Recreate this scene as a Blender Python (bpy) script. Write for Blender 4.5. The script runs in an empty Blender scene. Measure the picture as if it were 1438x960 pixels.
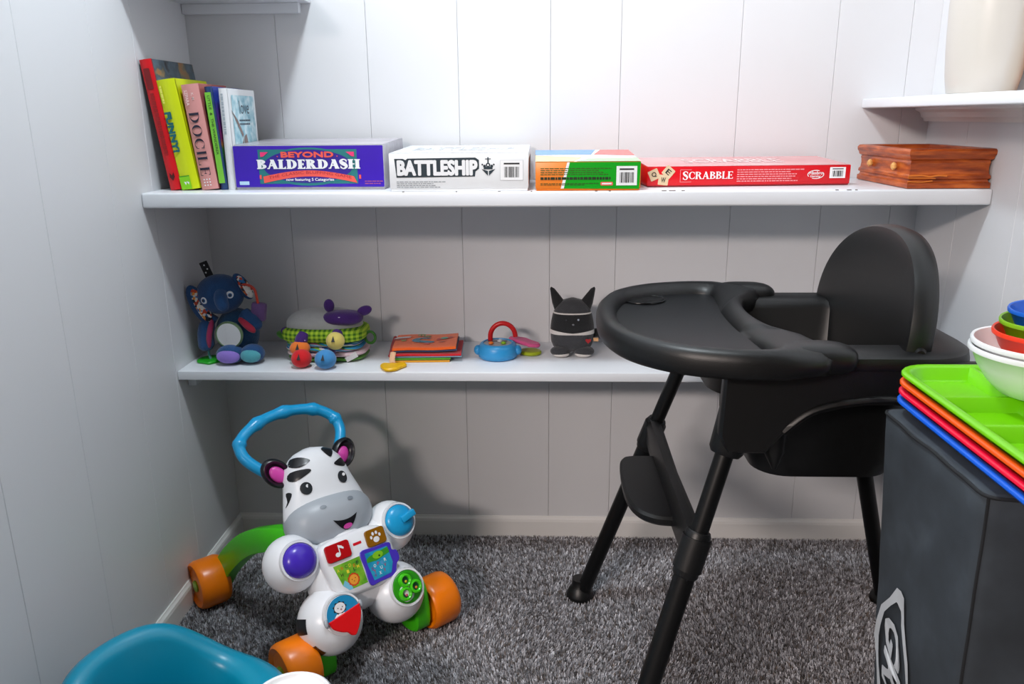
import bpy, bmesh, math, random
import numpy as np
from mathutils import Vector, Matrix
random.seed(7); RNG = np.random.default_rng(7)
SC = bpy.context.scene; COL = SC.collection
PI = math.pi

# ------------------------------------------------------------------ camera
cam_d = bpy.data.cameras.new('camera'); cam = bpy.data.objects.new('camera', cam_d); COL.objects.link(cam)
cam_d.sensor_width = 36; cam_d.lens = 1122.26 / 1438 * 36; cam_d.clip_start = .02
yaw, pitch, roll = -.0396, -.2749, -.0083
f0 = Vector((math.sin(yaw)*math.cos(pitch), math.cos(yaw)*math.cos(pitch), math.sin(pitch)))
r0 = Vector((math.cos(yaw), -math.sin(yaw), 0)); u0 = r0.cross(f0)
rr = r0*math.cos(roll) + u0*math.sin(roll); uu = -r0*math.sin(roll) + u0*math.cos(roll)
M = Matrix((rr, uu, -f0)).transposed().to_4x4(); M.translation = (.7611, -1.796, 1.0101)
cam.matrix_world = M
SC.camera = cam

# ------------------------------------------------------------------ light and exposure
w = bpy.data.worlds.new('world'); SC.world = w; w.use_nodes = True
w.node_tree.nodes['Background'].inputs[0].default_value = (.75, .82, 1, 1)
w.node_tree.nodes['Background'].inputs[1].default_value = .05
def light(name, kind, loc, energy, col, **k):
    d = bpy.data.lights.new(name, kind); d.energy = energy; d.color = col
    for a, b in k.items(): setattr(d, a, b)
    o = bpy.data.objects.new(name, d); o.location = loc; COL.objects.link(o); return o
light('closet_ceiling_lamp', 'POINT', (.563, -.81, 2.11), 27, (.85, .94, 1), shadow_soft_size=.07)
l2 = light('room_lamp', 'AREA', (-.80, -3.6, 2.05), 42, (1, .865, .80), shape='RECTANGLE', size=1.1, size_y=.24)
l2.rotation_euler = (Vector((.8, 0, .6)) - l2.location).to_track_quat('-Z', 'Y').to_euler()
vs = SC.view_settings
vs.view_transform = 'Standard'; vs.look = 'None'; vs.exposure = 0.86; vs.gamma = 1; vs.use_curve_mapping = False

# ------------------------------------------------------------------ helpers
def lin(c):
    if isinstance(c, str): c = [int(c[i:i+2], 16)/255 for i in (0, 2, 4)]
    return tuple(x/12.92 if x <= .04045 else ((x+.055)/1.055)**2.4 for x in c) + (1,)
def mat(name, c, rough=.5, c2=None, scale=30, bump=0, bscale=200, metal=0, coat=0, spec=.5, sheen=0, var=.06, emit=0):
    m = bpy.data.materials.new(name); m.use_nodes = True; nt = m.node_tree; b = nt.nodes['Principled BSDF']
    a = lin(c); a2 = lin(c2) if c2 else tuple(x*(1-var) for x in a[:3]) + (1,)
    n = nt.nodes.new('ShaderNodeTexNoise'); n.inputs['Scale'].default_value = scale; n.inputs['Detail'].default_value = 4
    tc = nt.nodes.new('ShaderNodeTexCoord'); nt.links.new(tc.outputs['Object'], n.inputs['Vector'])
    mx = nt.nodes.new('ShaderNodeMix'); mx.data_type = 'RGBA'; mx.inputs[6].default_value = a; mx.inputs[7].default_value = a2
    nt.links.new(n.outputs[0], mx.inputs[0]); nt.links.new(mx.outputs[2], b.inputs['Base Color'])
    b.inputs['Roughness'].default_value = rough; b.inputs['Metallic'].default_value = metal
    b.inputs['Coat Weight'].default_value = coat; b.inputs['Specular IOR Level'].default_value = spec
    b.inputs['Sheen Weight'].default_value = sheen
    if bump:
        n2 = nt.nodes.new('ShaderNodeTexNoise'); n2.inputs['Scale'].default_value = bscale; n2.inputs['Detail'].default_value = 3
        nt.links.new(tc.outputs['Object'], n2.inputs['Vector'])
        bp = nt.nodes.new('ShaderNodeBump'); bp.inputs['Strength'].default_value = bump; bp.inputs['Distance'].default_value = .002
        nt.links.new(n2.outputs[0], bp.inputs['Height']); nt.links.new(bp.outputs[0], b.inputs['Normal'])
    return m
def ramp_mat(name, build, rough=.6, bump=0):
    """material whose colour is build(nodes, links, texcoord) -> colour socket"""
    m = bpy.data.materials.new(name); m.use_nodes = True; nt = m.node_tree; b = nt.nodes['Principled BSDF']
    tc = nt.nodes.new('ShaderNodeTexCoord')
    nt.links.new(build(nt, tc), b.inputs['Base Color']); b.inputs['Roughness'].default_value = rough
    return m
def ramp(nt, fac, stops, interp='CONSTANT'):
    r = nt.nodes.new('ShaderNodeValToRGB'); r.color_ramp.interpolation = interp
    e = r.color_ramp.elements
    while len(e) < len(stops): e.new(.5)
    for el, (p, c) in zip(e, stops): el.position = p; el.color = lin(c)
    nt.links.new(fac, r.inputs[0]); return r.outputs[0]

class B:
    """collects shapes for one mesh"""
    def __init__(s): s.bm = bmesh.new()
    def _add(s, verts, faces, M=None):
        vs_ = [s.bm.verts.new((M @ Vector(v)) if M else v) for v in verts]
        for f in faces:
            try: s.bm.faces.new([vs_[i] for i in f])
            except ValueError: pass
        return s
    def box(s, c, size, bevel=0, M=None, seg=2):
        t = bmesh.new(); bmesh.ops.create_cube(t, size=1)
        for v in t.verts: v.co = Vector((v.co.x*size[0], v.co.y*size[1], v.co.z*size[2]))
        if bevel: bmesh.ops.bevel(t, geom=t.edges[:], offset=bevel, segments=seg, affect='EDGES', profile=.5)
        for v in t.verts: v.co += Vector(c)
        t.verts.index_update()
        s._add([v.co.copy() for v in t.verts], [[v.index for v in f.verts] for f in t.faces], M); t.free(); return s
    def ell(s, c, r, M=None, seg=24, rings=14, p=1.0):
        V = []; F = []
        def sg(x): return math.copysign(abs(x)**p, x)
        for i in range(rings+1):
            a = -PI/2 + PI*i/rings
            for j in range(seg):
                t = 2*PI*j/seg
                V.append((c[0]+r[0]*sg(math.cos(a))*sg(math.cos(t)), c[1]+r[1]*sg(math.cos(a))*sg(math.sin(t)), c[2]+r[2]*sg(math.sin(a))))
        for i in range(rings):
            for j in range(seg): F.append((i*seg+j, i*seg+(j+1) % seg, (i+1)*seg+(j+1) % seg, (i+1)*seg+j))
        s._add(V, F, M); return s
    def loft(s, rings, cap=(True, True), closed=False, M=None):
        n = len(rings[0]); V = [p for r in rings for p in r]; F = []
        m = len(rings)
        for i in range(m if closed else m-1):
            k = (i+1) % m
            for j in range(n): F.append((i*n+j, i*n+(j+1) % n, k*n+(j+1) % n, k*n+j))
        if not closed:
            if cap[0]: F.append(tuple(range(n))[::-1])
            if cap[1]: F.append(tuple(range((m-1)*n, m*n)))
        s._add(V, F, M); return s
    def tube(s, pts, r, n=12, cap=True, closed=False, M=None, flat=1.0):
        pts = [Vector(p) for p in pts]; rs = r if isinstance(r, (list, tuple)) else [r]*len(pts)
        rings = []; N = None; m = len(pts)
        for i, p in enumerate(pts):
            a = pts[(i-1) % m] if (closed or i) else p; b = pts[(i+1) % m] if (closed or i < m-1) else p
            t = (b-a).normalized()
            if N is None:
                N = Vector((0, 0, 1)) if abs(t.z) < .9 else Vector((1, 0, 0))
            N = (N - t*N.dot(t)).normalized(); Bn = t.cross(N)
            rings.append([tuple(p + (N*math.cos(q)*flat + Bn*math.sin(q))*rs[i]) for q in [2*PI*k/n for k in range(n)]])
        return s.loft(rings, (cap, cap), closed, M)
    def lathe(s, prof, c=(0, 0, 0), n=32, M=None):
        """prof: (r, z) pairs; r=0 ends closed"""
        rings = [[(c[0]+max(r, 1e-5)*math.cos(2*PI*k/n), c[1]+max(r, 1e-5)*math.sin(2*PI*k/n), c[2]+z) for k in range(n)] for r, z in prof]
        return s.loft(rings, (True, True), False, M)
    def prism(s, poly, h0, h1, M=None, bevel=0):
        n = len(poly)
        if bevel:
            cx = sum(p[0] for p in poly)/n; cy = sum(p[1] for p in poly)/n
            def sh(k):
                out = []
                for i in range(n):
                    a, b, c = Vector(poly[i-1]), Vector(poly[i]), Vector(poly[(i+1) % n])
                    d = ((b-a).normalized()+(c-b).normalized())
                    nn = Vector((-d.y, d.x)).normalized() if d.length > 1e-9 else Vector((0, 0))
                    out.append(tuple(b + nn*k*AREA))
                return out
            ar = sum(poly[i-1][0]*poly[i][1]-poly[i][0]*poly[i-1][1] for i in range(n)); AREA = 1 if ar > 0 else -1
            q = sh(bevel); sgn = 1 if h1 > h0 else -1
            rings = [[(x, y, h0) for x, y in q], [(x, y, h0+sgn*bevel) for x, y in poly], [(x, y, h1-sgn*bevel) for x, y in poly], [(x, y, h1) for x, y in q]]
            return s.loft(rings, M=M)
        return s.loft([[(x, y, h0) for x, y in poly], [(x, y, h1) for x, y in poly]], M=M)
    def flat(s, polys, M=None, z=0, step=8e-6):
        """flat print; overlapping pieces are stepped a hair apart"""
        for i, p in enumerate(polys): s._add([(x, y, z+(i % 24)*step) for x, y in p], [tuple(range(len(p)))], M)
        return s
    def build(s, name, m, parent=None, smooth=40, loc=None, rot=None):
        bmesh.ops.recalc_face_normals(s.bm, faces=s.bm.faces[:])
        me = bpy.data.meshes.new(name); s.bm.to_mesh(me); s.bm.free()
        for mm in (m if isinstance(m, (list, tuple)) else [m]): me.materials.append(mm)
        if smooth:
            me.polygons.foreach_set('use_smooth', [True]*len(me.polygons)); me.set_sharp_from_angle(angle=math.radians(smooth))
        o = bpy.data.objects.new(name, me); COL.objects.link(o)
        if parent: o.parent = parent
        if loc: o.location = loc
        if rot: o.rotation_euler = rot
        return o
def tag(o, label=None, cat=None, group=None, kind=None):
    for k, v in (('label', label), ('category', cat), ('group', group), ('kind', kind)):
        if v: o[k] = v
    return o
def thing(name, label, cat, loc=(0, 0, 0), rz=0, group=None):
    o = bpy.data.objects.new(name, None); COL.objects.link(o); o.empty_display_size = .05
    o.location = loc; o.rotation_euler = (0, 0, rz); return tag(o, label, cat, group)
def plane(o, U, V):
    """matrix mapping (x, y, 0) to a face: origin o, axes U, V"""
    U = Vector(U).normalized(); V = Vector(V).normalized(); N = U.cross(V)
    m = Matrix((U, V, N)).transposed().to_4x4(); m.translation = o; return m
def circ(cx, cy, r, n=20, ry=None, a0=0, a1=2*PI):
    ry = ry or r; full = abs(a1-a0-2*PI) < 1e-6
    return [(cx+r*math.cos(a0+(a1-a0)*k/(n if full else n-1)), cy+ry*math.sin(a0+(a1-a0)*k/(n if full else n-1))) for k in range(n)]
def rect(x0, y0, x1, y1): return [(x0, y0), (x1, y0), (x1, y1), (x0, y1)]
def rrect(x0, y0, x1, y1, r, n=5):
    out = []
    for cx, cy, a in ((x1-r, y1-r, 0), (x0+r, y1-r, PI/2), (x0+r, y0+r, PI), (x1-r, y0+r, 3*PI/2)):
        out += [(cx+r*math.cos(a+PI/2*k/n), cy+r*math.sin(a+PI/2*k/n)) for k in range(n+1)]
    return out
def spline(pts, n=8, closed=True):
    P = [Vector(p) for p in pts]; out = []; m = len(P)
    for i in range(m if closed else m-1):
        g = (lambda k: P[k % m]) if closed else (lambda k: P[max(0, min(m-1, k))])
        a, b, c, d = g(i-1), g(i), g(i+1), g(i+2)
        for k in range(n):
            t = k/n
            out.append(tuple(.5*((2*b)+(c-a)*t+(2*a-5*b+4*c-d)*t*t+(3*b-a-3*c+d)*t**3)))
    if not closed: out.append(tuple(P[-1]))
    return out
def text_polys(s, x0, y0, x1, y1, bold=0, shear=0):
    """sans lettering fitted to a box -> (verts, faces)"""
    c = bpy.data.curves.new('t', 'FONT'); c.body = s; c.offset = bold; c.resolution_u = 3; c.shear = shear
    o = bpy.data.objects.new('t', c); COL.objects.link(o)
    dg = bpy.context.evaluated_depsgraph_get(); me = bpy.data.meshes.new_from_object(o.evaluated_get(dg))
    v = np.array([p.co[:2] for p in me.vertices]); f = [tuple(p.vertices) for p in me.polygons]
    bpy.data.objects.remove(o); bpy.data.curves.remove(c); bpy.data.meshes.remove(me)
    mn, mx = v.min(0), v.max(0)
    v = (v-mn)/(mx-mn)*np.array([x1-x0, y1-y0])+np.array([x0, y0])
    return v, f
def lettering(b, s, x0, y0, x1, y1, M, z=0, bold=0, shear=0, fat=0):
    """fat: heavier strokes by overlaying shifted copies"""
    v, f = text_polys(s, x0+fat, y0+fat, x1-fat, y1-fat, min(bold, .015), shear)
    for k, (dx, dy) in enumerate([(0, 0)] if not fat else [(0, 0)]+[(fat*math.cos(q), fat*math.sin(q)) for q in [PI/4*k for k in range(8)]]):
        b._add([(x+dx, y+dy, z+k*4e-5) for x, y in v], f, M)
    return b
# small serif alphabet, unit height, drawn from stems, bowls and serifs
def serif_letter(ch, st, th, sf):
    P = []; s2 = th*1.1
    def R(x0, y0, x1, y1): P.append(rect(x0, y0, x1, y1))
    def stem(x, y0=0, y1=1, top=True, bot=True):
        R(x, y0, x+st, y1)
        if bot: R(x-sf, y0, x+st+sf, y0+s2)
        if top: R(x-sf, y1-s2, x+st+sf, y1)
    def bowl(x, cy, rx, ry, a0, a1, t=None, n=18):
        t = t or st
        for k in range(n):
            q0 = a0+(a1-a0)*k/n; q1 = a0+(a1-a0)*(k+1)/n
            P.append([(x+rx*math.cos(q0), cy+ry*math.sin(q0)), (x+rx*math.cos(q1), cy+ry*math.sin(q1)),
                      (x+(rx-t)*math.cos(q1), cy+(ry-th)*math.sin(q1)), (x+(rx-t)*math.cos(q0), cy+(ry-th)*math.sin(q0))])
    def diag(x0, y0, x1, y1, t): P.append([(x0, y0), (x0+t, y0), (x1+t, y1), (x1, y1)])
    if ch == 'I': stem(sf); w = st+2*sf
    elif ch == 'L':
        stem(sf); R(sf, 0, .62, s2); P.append([(.62, 0), (.62, .3), (.62-st*.55, s2), (.62-st*.55, 0)]); w = .64
    elif ch == 'E':
        stem(sf); R(sf, 0, .62, s2); R(sf, 1-s2, .6, 1); R(sf+st, .5-s2/2, .5, .5+s2/2)
        P.append([(.62, 0), (.62, .28), (.62-st*.5, s2), (.62-st*.5, 0)]); P.append([(.6, 1), (.6, .74), (.6-st*.5, 1-s2), (.6-st*.5, 1)])
        R(.5-st*.3, .38, .5, .62); w = .64
    elif ch == 'D': stem(sf); bowl(sf+st*.8, .5, .62-st*.3, .5, -PI/2, PI/2); w = sf+st*.5+.64
    elif ch == 'B':
        stem(sf); bowl(sf+st*.8, .755, .42-st*.1, .245, -PI/2, PI/2); bowl(sf+st*.8, .27, .5-st*.1, .27, -PI/2, PI/2); w = sf+st*.7+.52
    elif ch == 'R':
        stem(sf); bowl(sf+st*.8, .745, .45-st*.1, .255, -PI/2, PI/2); diag(.56, 0, .3, .52, st); R(.5, 0, .56+st+sf, s2); w = .6+st
    elif ch == 'A':
        diag(.06, 0, .36, 1, th*1.3); diag(.62-st*.3, 0, .36-st*.35, 1, st*1.05); R(.2, .3, .6, .3+th*1.1)
        R(0, 0, .2, s2); R(.5, 0, .86, s2); w = .86
    elif ch == 'H':
        stem(sf); stem(sf+.44+st*.3); R(sf+st, .5-s2/2, sf+.46, .5+s2/2); w = .44+st*1.3+2*sf
    elif ch in 'OC':
        if ch == 'O': bowl(.42, .5, .42, .5, 0, 2*PI, n=36); w = .84
        else:
            bowl(.42, .5, .42, .5, .75, 2*PI-.75, n=30); R(.68, .62, .74, .92); R(.7, .1, .74, .36); w = .78
    elif ch == 'S':
        pts = spline([(.56, .80), (.44, .955), (.26, .97), (.12, .82), (.2, .62), (.4, .46), (.53, .26), (.42, .06), (.24, .03), (.08, .2)], 5, False)
        n = len(pts)
        for i in range(n-1):
            def off(k):
                a = Vector(pts[max(0, k-1)]); b = Vector(pts[min(n-1, k+1)]); d = (b-a).normalized(); u = k/(n-1)
                t = th*.6+(st*.55-th*.3)*math.exp(-((u-.5)/.2)**2)
                return Vector(pts[k])+Vector((-d.y, d.x))*t, Vector(pts[k])-Vector((-d.y, d.x))*t
            a, b = off(i); c, d = off(i+1); P.append([tuple(a), tuple(b), tuple(d), tuple(c)])
        R(.52, .68, .57, .96); R(.06, .04, .11, .32); w = .64
    return P, w
def serif_text(b, s, x0, y0, x1, y1, M, z=0, st=.2, th=.07, sf=.07, gap=.06, big_first=1):
    allp = []; x = 0
    for i, ch in enumerate(s):
        k = big_first if i == 0 else 1
        P, w = serif_letter(ch, st, th, sf)
        dy = -(k-1)*.7
        allp += [[(x+px*k, py*k+dy) for px, py in p] for p in P]; x += w*k+gap
    x -= gap
    b.flat([[(x0+px/x*(x1-x0), y0+py*(y1-y0)) for px, py in p] for p in allp], M, z, 8e-6); return b
def print_lines(b, x0, y0, x1, y1, n, M, z=0, fill=.45, seed=1):
    """rows of tiny illegible print"""
    r = random.Random(seed); h = (y1-y0)/n
    for i in range(n):
        x = x0; xe = x0+(x1-x0)*(r.uniform(.75, 1) if i else 1)
        while x < xe:
            wd = r.uniform(.003, .009); b.flat([rect(x, y1-(i+1)*h, min(x+wd, xe), y1-(i+1)*h+h*fill)], M, z); x += wd+.0012
    return b
def barcode(parent, M, x0, y0, x1, y1):
    B().flat([rect(x0, y0, x1, y1)], M, .0003).build('barcode_label', PW, parent, 0)
    b = B(); r = random.Random(3); x = x0+(x1-x0)*.17
    while x < x1-(x1-x0)*.17:
        wd = r.choice((.0006, .001, .0016)); b.flat([rect(x, y0+(y1-y0)*.14, x+wd, y0+(y1-y0)*.68)], M, .0006); x += wd+r.choice((.0006, .0009, .0014))
    b.flat([rect(x0+(x1-x0)*.15, y0+(y1-y0)*.80, x1-(x1-x0)*.15, y0+(y1-y0)*.88)], M, .0006)
    b.build('barcode', PK, parent, 0)
PW = mat('print_white', 'f2f3f5', .5); PK = mat('print_black', '16181d', .5)

# ------------------------------------------------------------------ room
W = 1.58; H = 2.32; YR = -4.2
paint = mat('wall_paint', 'dcdde0', .42, scale=3, bump=.06, bscale=60, var=.04, spec=.4)
paint2 = mat('shelf_paint', 'e8ebf0', .3, scale=4, bump=.08, bscale=40, var=.04)
trimp = mat('trim_paint', 'e9e8e6', .35, scale=4, var=.05)
ceilm = mat('ceiling_paint', '9c9a97', .8, scale=5)
def wall(name, size, c, axis, cuts, zt=H):
    """backing slab with separate panel boards, shallow V grooves between them"""
    o = B().box(c, size).build(name, trimp, None, 0); tag(o, kind='structure')
    for a, b in zip(cuts[:-1], cuts[1:]):
        wd = b-a-.0006; m = (a+b)/2
        if axis == 'x': bb = B().box((m, .003, zt/2), (wd, .006, zt), .0007, seg=1)
        elif axis == 'yl': bb = B().box((-.003, m, zt/2), (.006, wd, zt), .0007, seg=1)
        else: bb = B().box((W+.003, m, zt/2), (.006, wd, zt), .0007, seg=1)
        bb.build('panel', paint, o, 0)
    return o
YC = -1.35; RX0, RX1 = -1.5, 3.1
gx = [-.004, .1914, .3857, .5798, .7768, .9253, 1.1754, 1.3726, 1.5228, W+.004]
wall('wall_back', (W+.2, .06, H), (W/2, .034, H/2), 'x', gx)
gl2 = sorted([.0, -.2428, -.393, -.5947, -.795, -.945, -1.147, YC])
wall('wall_left', (.06, -YC, H), (-.034, YC/2, H/2), 'yl', gl2)
gr = sorted([.0, -.17, -.372, -.575, -.725, -.925, -1.13, YC])
wall('wall_right', (.06, -YC, H), (W+.034, YC/2, H/2), 'yr', gr)
# the room in front of the alcove
roomp = mat('room_paint', '8f8a86', .7, scale=3)
for nm, c, sz in (('wall_front_left', ((RX0-.06)/2, YC-.03, H/2), (-.06-RX0, .06, H)), ('wall_front_right', ((RX1+W+.06)/2, YC-.03, H/2), (RX1-W-.06, .06, H)),
                  ('wall_room_left', (RX0-.03, (YC+YR)/2, H/2), (.06, YC-YR, H)), ('wall_room_right', (RX1+.03, (YC+YR)/2, H/2), (.06, YC-YR, H)),
                  ('wall_rear', ((RX0+RX1)/2, YR-.03, H/2), (RX1-RX0+.12, .06, H))):
    tag(B().box(c, sz).build(nm, roomp, None, 0), kind='structure')
tag(B().box(((RX0+RX1)/2, YR/2, H+.03), (RX1-RX0+.2, -YR+.2, .06)).build('ceiling', ceilm, None, 0), kind='structure')
def base_board(name, a, b, out):
    """moulded baseboard from a to b, facing out"""
    a = Vector(a); b = Vector(b); out = Vector(out)
    prof = [(0, 0), (.009, 0), (.009, .042), (.0075, .048), (.004, .052), (.0025, .055), (0, .055)]
    r = [[tuple(p+out*x+Vector((0, 0, z))) for x, z in prof] for p in (a, b)]
    tag(B().loft(r).build(name, trimp, None, 0), kind='structure')
base_board('baseboard_back', (0, 0, 0), (W, 0, 0), (0, -1, 0))
base_board('baseboard_left', (0, YC, 0), (0, -.009, 0), (1, 0, 0))
base_board('baseboard_right', (W, YC, 0), (W, -.009, 0), (-1, 0, 0))

# floor: backing + real pile
def carpet_backing(nt, tc):
    n = nt.nodes.new('ShaderNodeTexNoise'); n.inputs['Scale'].default_value = 260; n.inputs['Detail'].default_value = 3
    nt.links.new(tc.outputs['Object'], n.inputs['Vector'])
    return ramp(nt, n.outputs[0], [(0, '33302f'), (.42, '4d4a4b'), (.5, '757376'), (.58, '9a999d')], 'LINEAR')
floor = B().box(((RX0+RX1)/2, YR/2, -.052), (RX1-RX0+.2, -YR+.2, .1)).build('floor', ramp_mat('carpet_backing', carpet_backing, .95), None, 0)
tag(floor, kind='structure')
def carpet_pile():
    s = .0046; xs = np.arange(.004, W-.004, s); ys = np.arange(-1.15, -.004, s)
    gxx, gyy = np.meshgrid(xs, ys); c = np.stack([gxx.ravel(), gyy.ravel()], 1); c += RNG.uniform(-s*.5, s*.5, c.shape)
    n = len(c); K = 4
    # slow lean field = brushed patches
    lean = np.stack([np.sin(c[:, 0]*9+np.sin(c[:, 1]*13)*1.5)+np.sin(c[:, 1]*21+c[:, 0]*5)*.6, np.sin(c[:, 1]*11+2+np.sin(c[:, 0]*8)*1.7)+np.sin(c[:, 0]*23)*.5], 1)*.0016
    t = RNG.random(n)
    pal = np.array([lin(k)[:3] for k in ('5e5855', '8b888b', 'b0afb4', 'cfcfd5', 'e8e8ee', '7d7169')])
    idx = np.searchsorted(np.cumsum([.14, .24, .26, .20, .10, .06]), t).clip(0, 5)
    colr = pal[idx]*RNG.uniform(.85, 1.15, (n, 1))
    V = np.zeros((n, K, 4, 3), np.float32)
    for k in range(K):
        a = RNG.uniform(0, 2*PI, n); d = np.stack([np.cos(a), np.sin(a)], 1); q = np.stack([-d[:, 1], d[:, 0]], 1)
        b = c+RNG.normal(0, .0012, c.shape); h = RNG.uniform(.006, .0105, n); tip = b+d*RNG.uniform(.001, .0045, (n, 1))+lean
        wd = RNG.uniform(.0007, .0012, (n, 1))
        V[:, k, 0, :2] = b-q*wd; V[:, k, 1, :2] = b+q*wd; V[:, k, 2, :2] = tip+q*wd*.7; V[:, k, 3, :2] = tip-q*wd*.7
        V[:, k, 0:2, 2] = -.004; V[:, k, 2, 2] = h-.0035; V[:, k, 3, 2] = h-.0035
    V[..., 0] = V[..., 0].clip(.001, W-.001); V[..., 1] = V[..., 1].clip(None, -.001)
    nv = n*K*4; me = bpy.data.meshes.new('carpet_pile'); me.vertices.add(nv); me.vertices.foreach_set('co', V.ravel())
    me.loops.add(nv); me.loops.foreach_set('vertex_index', np.arange(nv, dtype=np.int32))
    me.polygons.add(n*K); me.polygons.foreach_set('loop_start', np.arange(0, nv, 4, dtype=np.int32))
    me.update(); me.validate()
    at = me.color_attributes.new('fibre', 'FLOAT_COLOR', 'POINT')
    cc = np.ones((n, K*4, 4), np.float32); cc[:, :, :3] = colr[:, None, :]
    at.data.foreach_set('color', cc.ravel())
    m = bpy.data.materials.new('carpet_fibre'); m.use_nodes = True; nt = m.node_tree; b = nt.nodes['Principled BSDF']
    an = nt.nodes.new('ShaderNodeAttribute'); an.attribute_name = 'fibre'
    nt.links.new(an.outputs['Color'], b.inputs['Base Color']); b.inputs['Roughness'].default_value = .85; b.inputs['Sheen Weight'].default_value = .15
    me.materials.append(m)
    o = bpy.data.objects.new('carpet_pile', me); COL.objects.link(o); o.parent = floor
    tag(o, kind='stuff')
carpet_pile()

# ------------------------------------------------------------------ shelves
ZM, DM, TM = .8761, .2915, .0289
ZL, DL, TL = .5045, .2365, .0192
def shelf(name, label, x0, x1, d, z, t, bev=.003, y0=0):
    s = thing(name, label, 'shelf', ((x0+x1)/2, 0, z-t))
    B().box((0, -(d+y0)/2-.0005, t/2), (x1-x0-.001, d-y0-.001, t), bev, seg=3).build('shelf_board', paint2, s, 30)
    return s
sm = shelf('wall_shelf', 'deep white painted shelf carrying the leaning books and game boxes', 0, W, DM, ZM, TM, .004)
sl = shelf('wall_shelf', 'thin white painted shelf carrying the soft baby toys', 0, W, DL, ZL, TL, .0015)
sul = shelf('corner_shelf', 'short white empty shelf above the leaning books', 0, .2727, .285, 1.2626, .02, .002)
sur = shelf('corner_shelf', 'short white shelf carrying the cream vase', 1.4361, W, .62, 1.0402, .019, .003)
def cleat(s, x0, x1, y0, y1, z0, z1):
    l = s.location
    B().box(((x0+x1)/2-l.x, (y0+y1)/2, (z0+z1)/2-l.z), (x1-x0, y1-y0, z1-z0), .001, seg=1).build('cleat', paint2, s, 0)
cleat(sl, .001, .018, -.195, -.001, ZL-TL-.026, ZL-TL); cleat(sl, W-.018, W-.001, -.195, -.001, ZL-TL-.026, ZL-TL)
cleat(sul, .001, .25, -.017, -.001, 1.2226, 1.2426)
cleat(sm, .02, W-.02, -.015, -.001, ZM-TM-.02, ZM-TM)
# ogee moulding under the vase shelf, along the right wall
pr_ = [(0, 0), (-.030, 0), (-.030, -.004), (-.026, -.007), (-.021, -.009), (-.018, -.013), (-.016, -.019), (-.011, -.023), (-.009, -.028), (0, -.028)]
B().loft([[(W-.0008+x-(1.4361+W)/2, y, z) for x, z in pr_] for y in (-.001, -.60)]).build('ogee_moulding', trimp, sur, 30)
# chips and nail marks in the paint of the deep shelf
chip = mat('bare_wood_chip', '6b5f58', .9)
for x, l in ((.50, .004), (.60, .003), (.68, .005), (.74, .003), (.86, .005), (.885, .004), (.985, .009), (1.0, .012), (1.02, .006), (1.30, .006), (1.322, .008), (1.335, .004)):
    B().box((x-W/2, -DM-.0002+.003, TM-.0003), (l, .003, .0012)).build('paint_chip', chip, sm, 0)
B().box((1.385-W/2, -.10, -.006), (.010, .008, .012), .002).build('nail_block', PK, sm, 0)

# ------------------------------------------------------------------ high chair
blk = mat('black_plastic', '0a0b0c', .40, bump=.10, bscale=900, scale=20, spec=.5)
blk2 = mat('black_tray_insert', '0e1012', .36, bump=.05, bscale=500, spec=.4)
blkt = mat('black_tube', '08090a', .38, scale=20, spec=.35)
hc = thing('high_chair', 'black plastic high chair with tray, splayed legs and footrest', 'high chair', (1.17, -.565, 0))
def plan(x0, x1, yh, r, z, n=8, zf=None):
    return [(x, y, z if zf is None else z+zf(x, y)) for x, y in rrect(x0, -yh, x1, yh, r, n)]
sh = B()
sh.loft([plan(-.165, .178, .150, .07, .62), plan(-.168, .182, .188, .08, .655), plan(-.170, .186, .202, .085, .668), plan(-.171, .187, .206, .085, .685), plan(-.168, .184, .202, .08, .697), plan(-.160, .176, .192, .07, .702),
         plan(-.120, .130, .150, .05, .702), plan(-.110, .120, .140, .045, .698), plan(-.104, .112, .134, .04, .685), plan(-.098, .104, .126, .045, .54), plan(-.085, .09, .112, .05, .515), plan(-.05, .055, .075, .04, .508)], cap=(False, True))
# outside of the bucket
sh.loft([plan(-.160, .172, .150, .06, .64), plan(-.105, .125, .146, .05, .62), plan(-.10, .122, .142, .05, .52), plan(-.092, .113, .134, .05, .495), plan(-.07, .09, .11, .05, .488)], cap=(False, True))
side = [(-.163, .690), (-.169, .590), (-.158, .566), (-.106, .566), (-.083, .592), (-.046, .620), (.01, .633), (.07, .634), (.115, .612), (.14, .585), (.150, .566), (.196, .566), (.205, .59), (.185, .690)]
for s in (-1, 1):
    Ms = Matrix(((1, 0, 0, 0), (0, -.10*s, -1, s*(.193+.10*.69)), (0, 1, 0, 0), (0, 0, 0, 1)))
    sh.prism(side[::-1], -.011, .011, Ms, .004)
    for fx in (-1, 1):
        def lg(z, fx=fx, s=s): t = z/.548; return (fx*(.325-.167*t)+(.0 if fx < 0 else 0), s*(.301-.106*t), z)
        sh.tube([lg(.556), lg(.562), lg(.62), lg(.69)], [.020, .024, .027, .028], 16)
    # bead along the arch
    sh.tube([(x, s*.208, z) for x, z in spline([(-.083, .596), (-.046, .626), (.01, .639), (.07, .640), (.115, .618)], 5, False)], .0065, 8)
sh.tube([(-.082, -.17, .60), (-.084, -.180, .555), (-.083, -.184, .530)], [.018, .015, .003], 12)
sh.build('seat_shell', blk, hc, 45)
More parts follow.
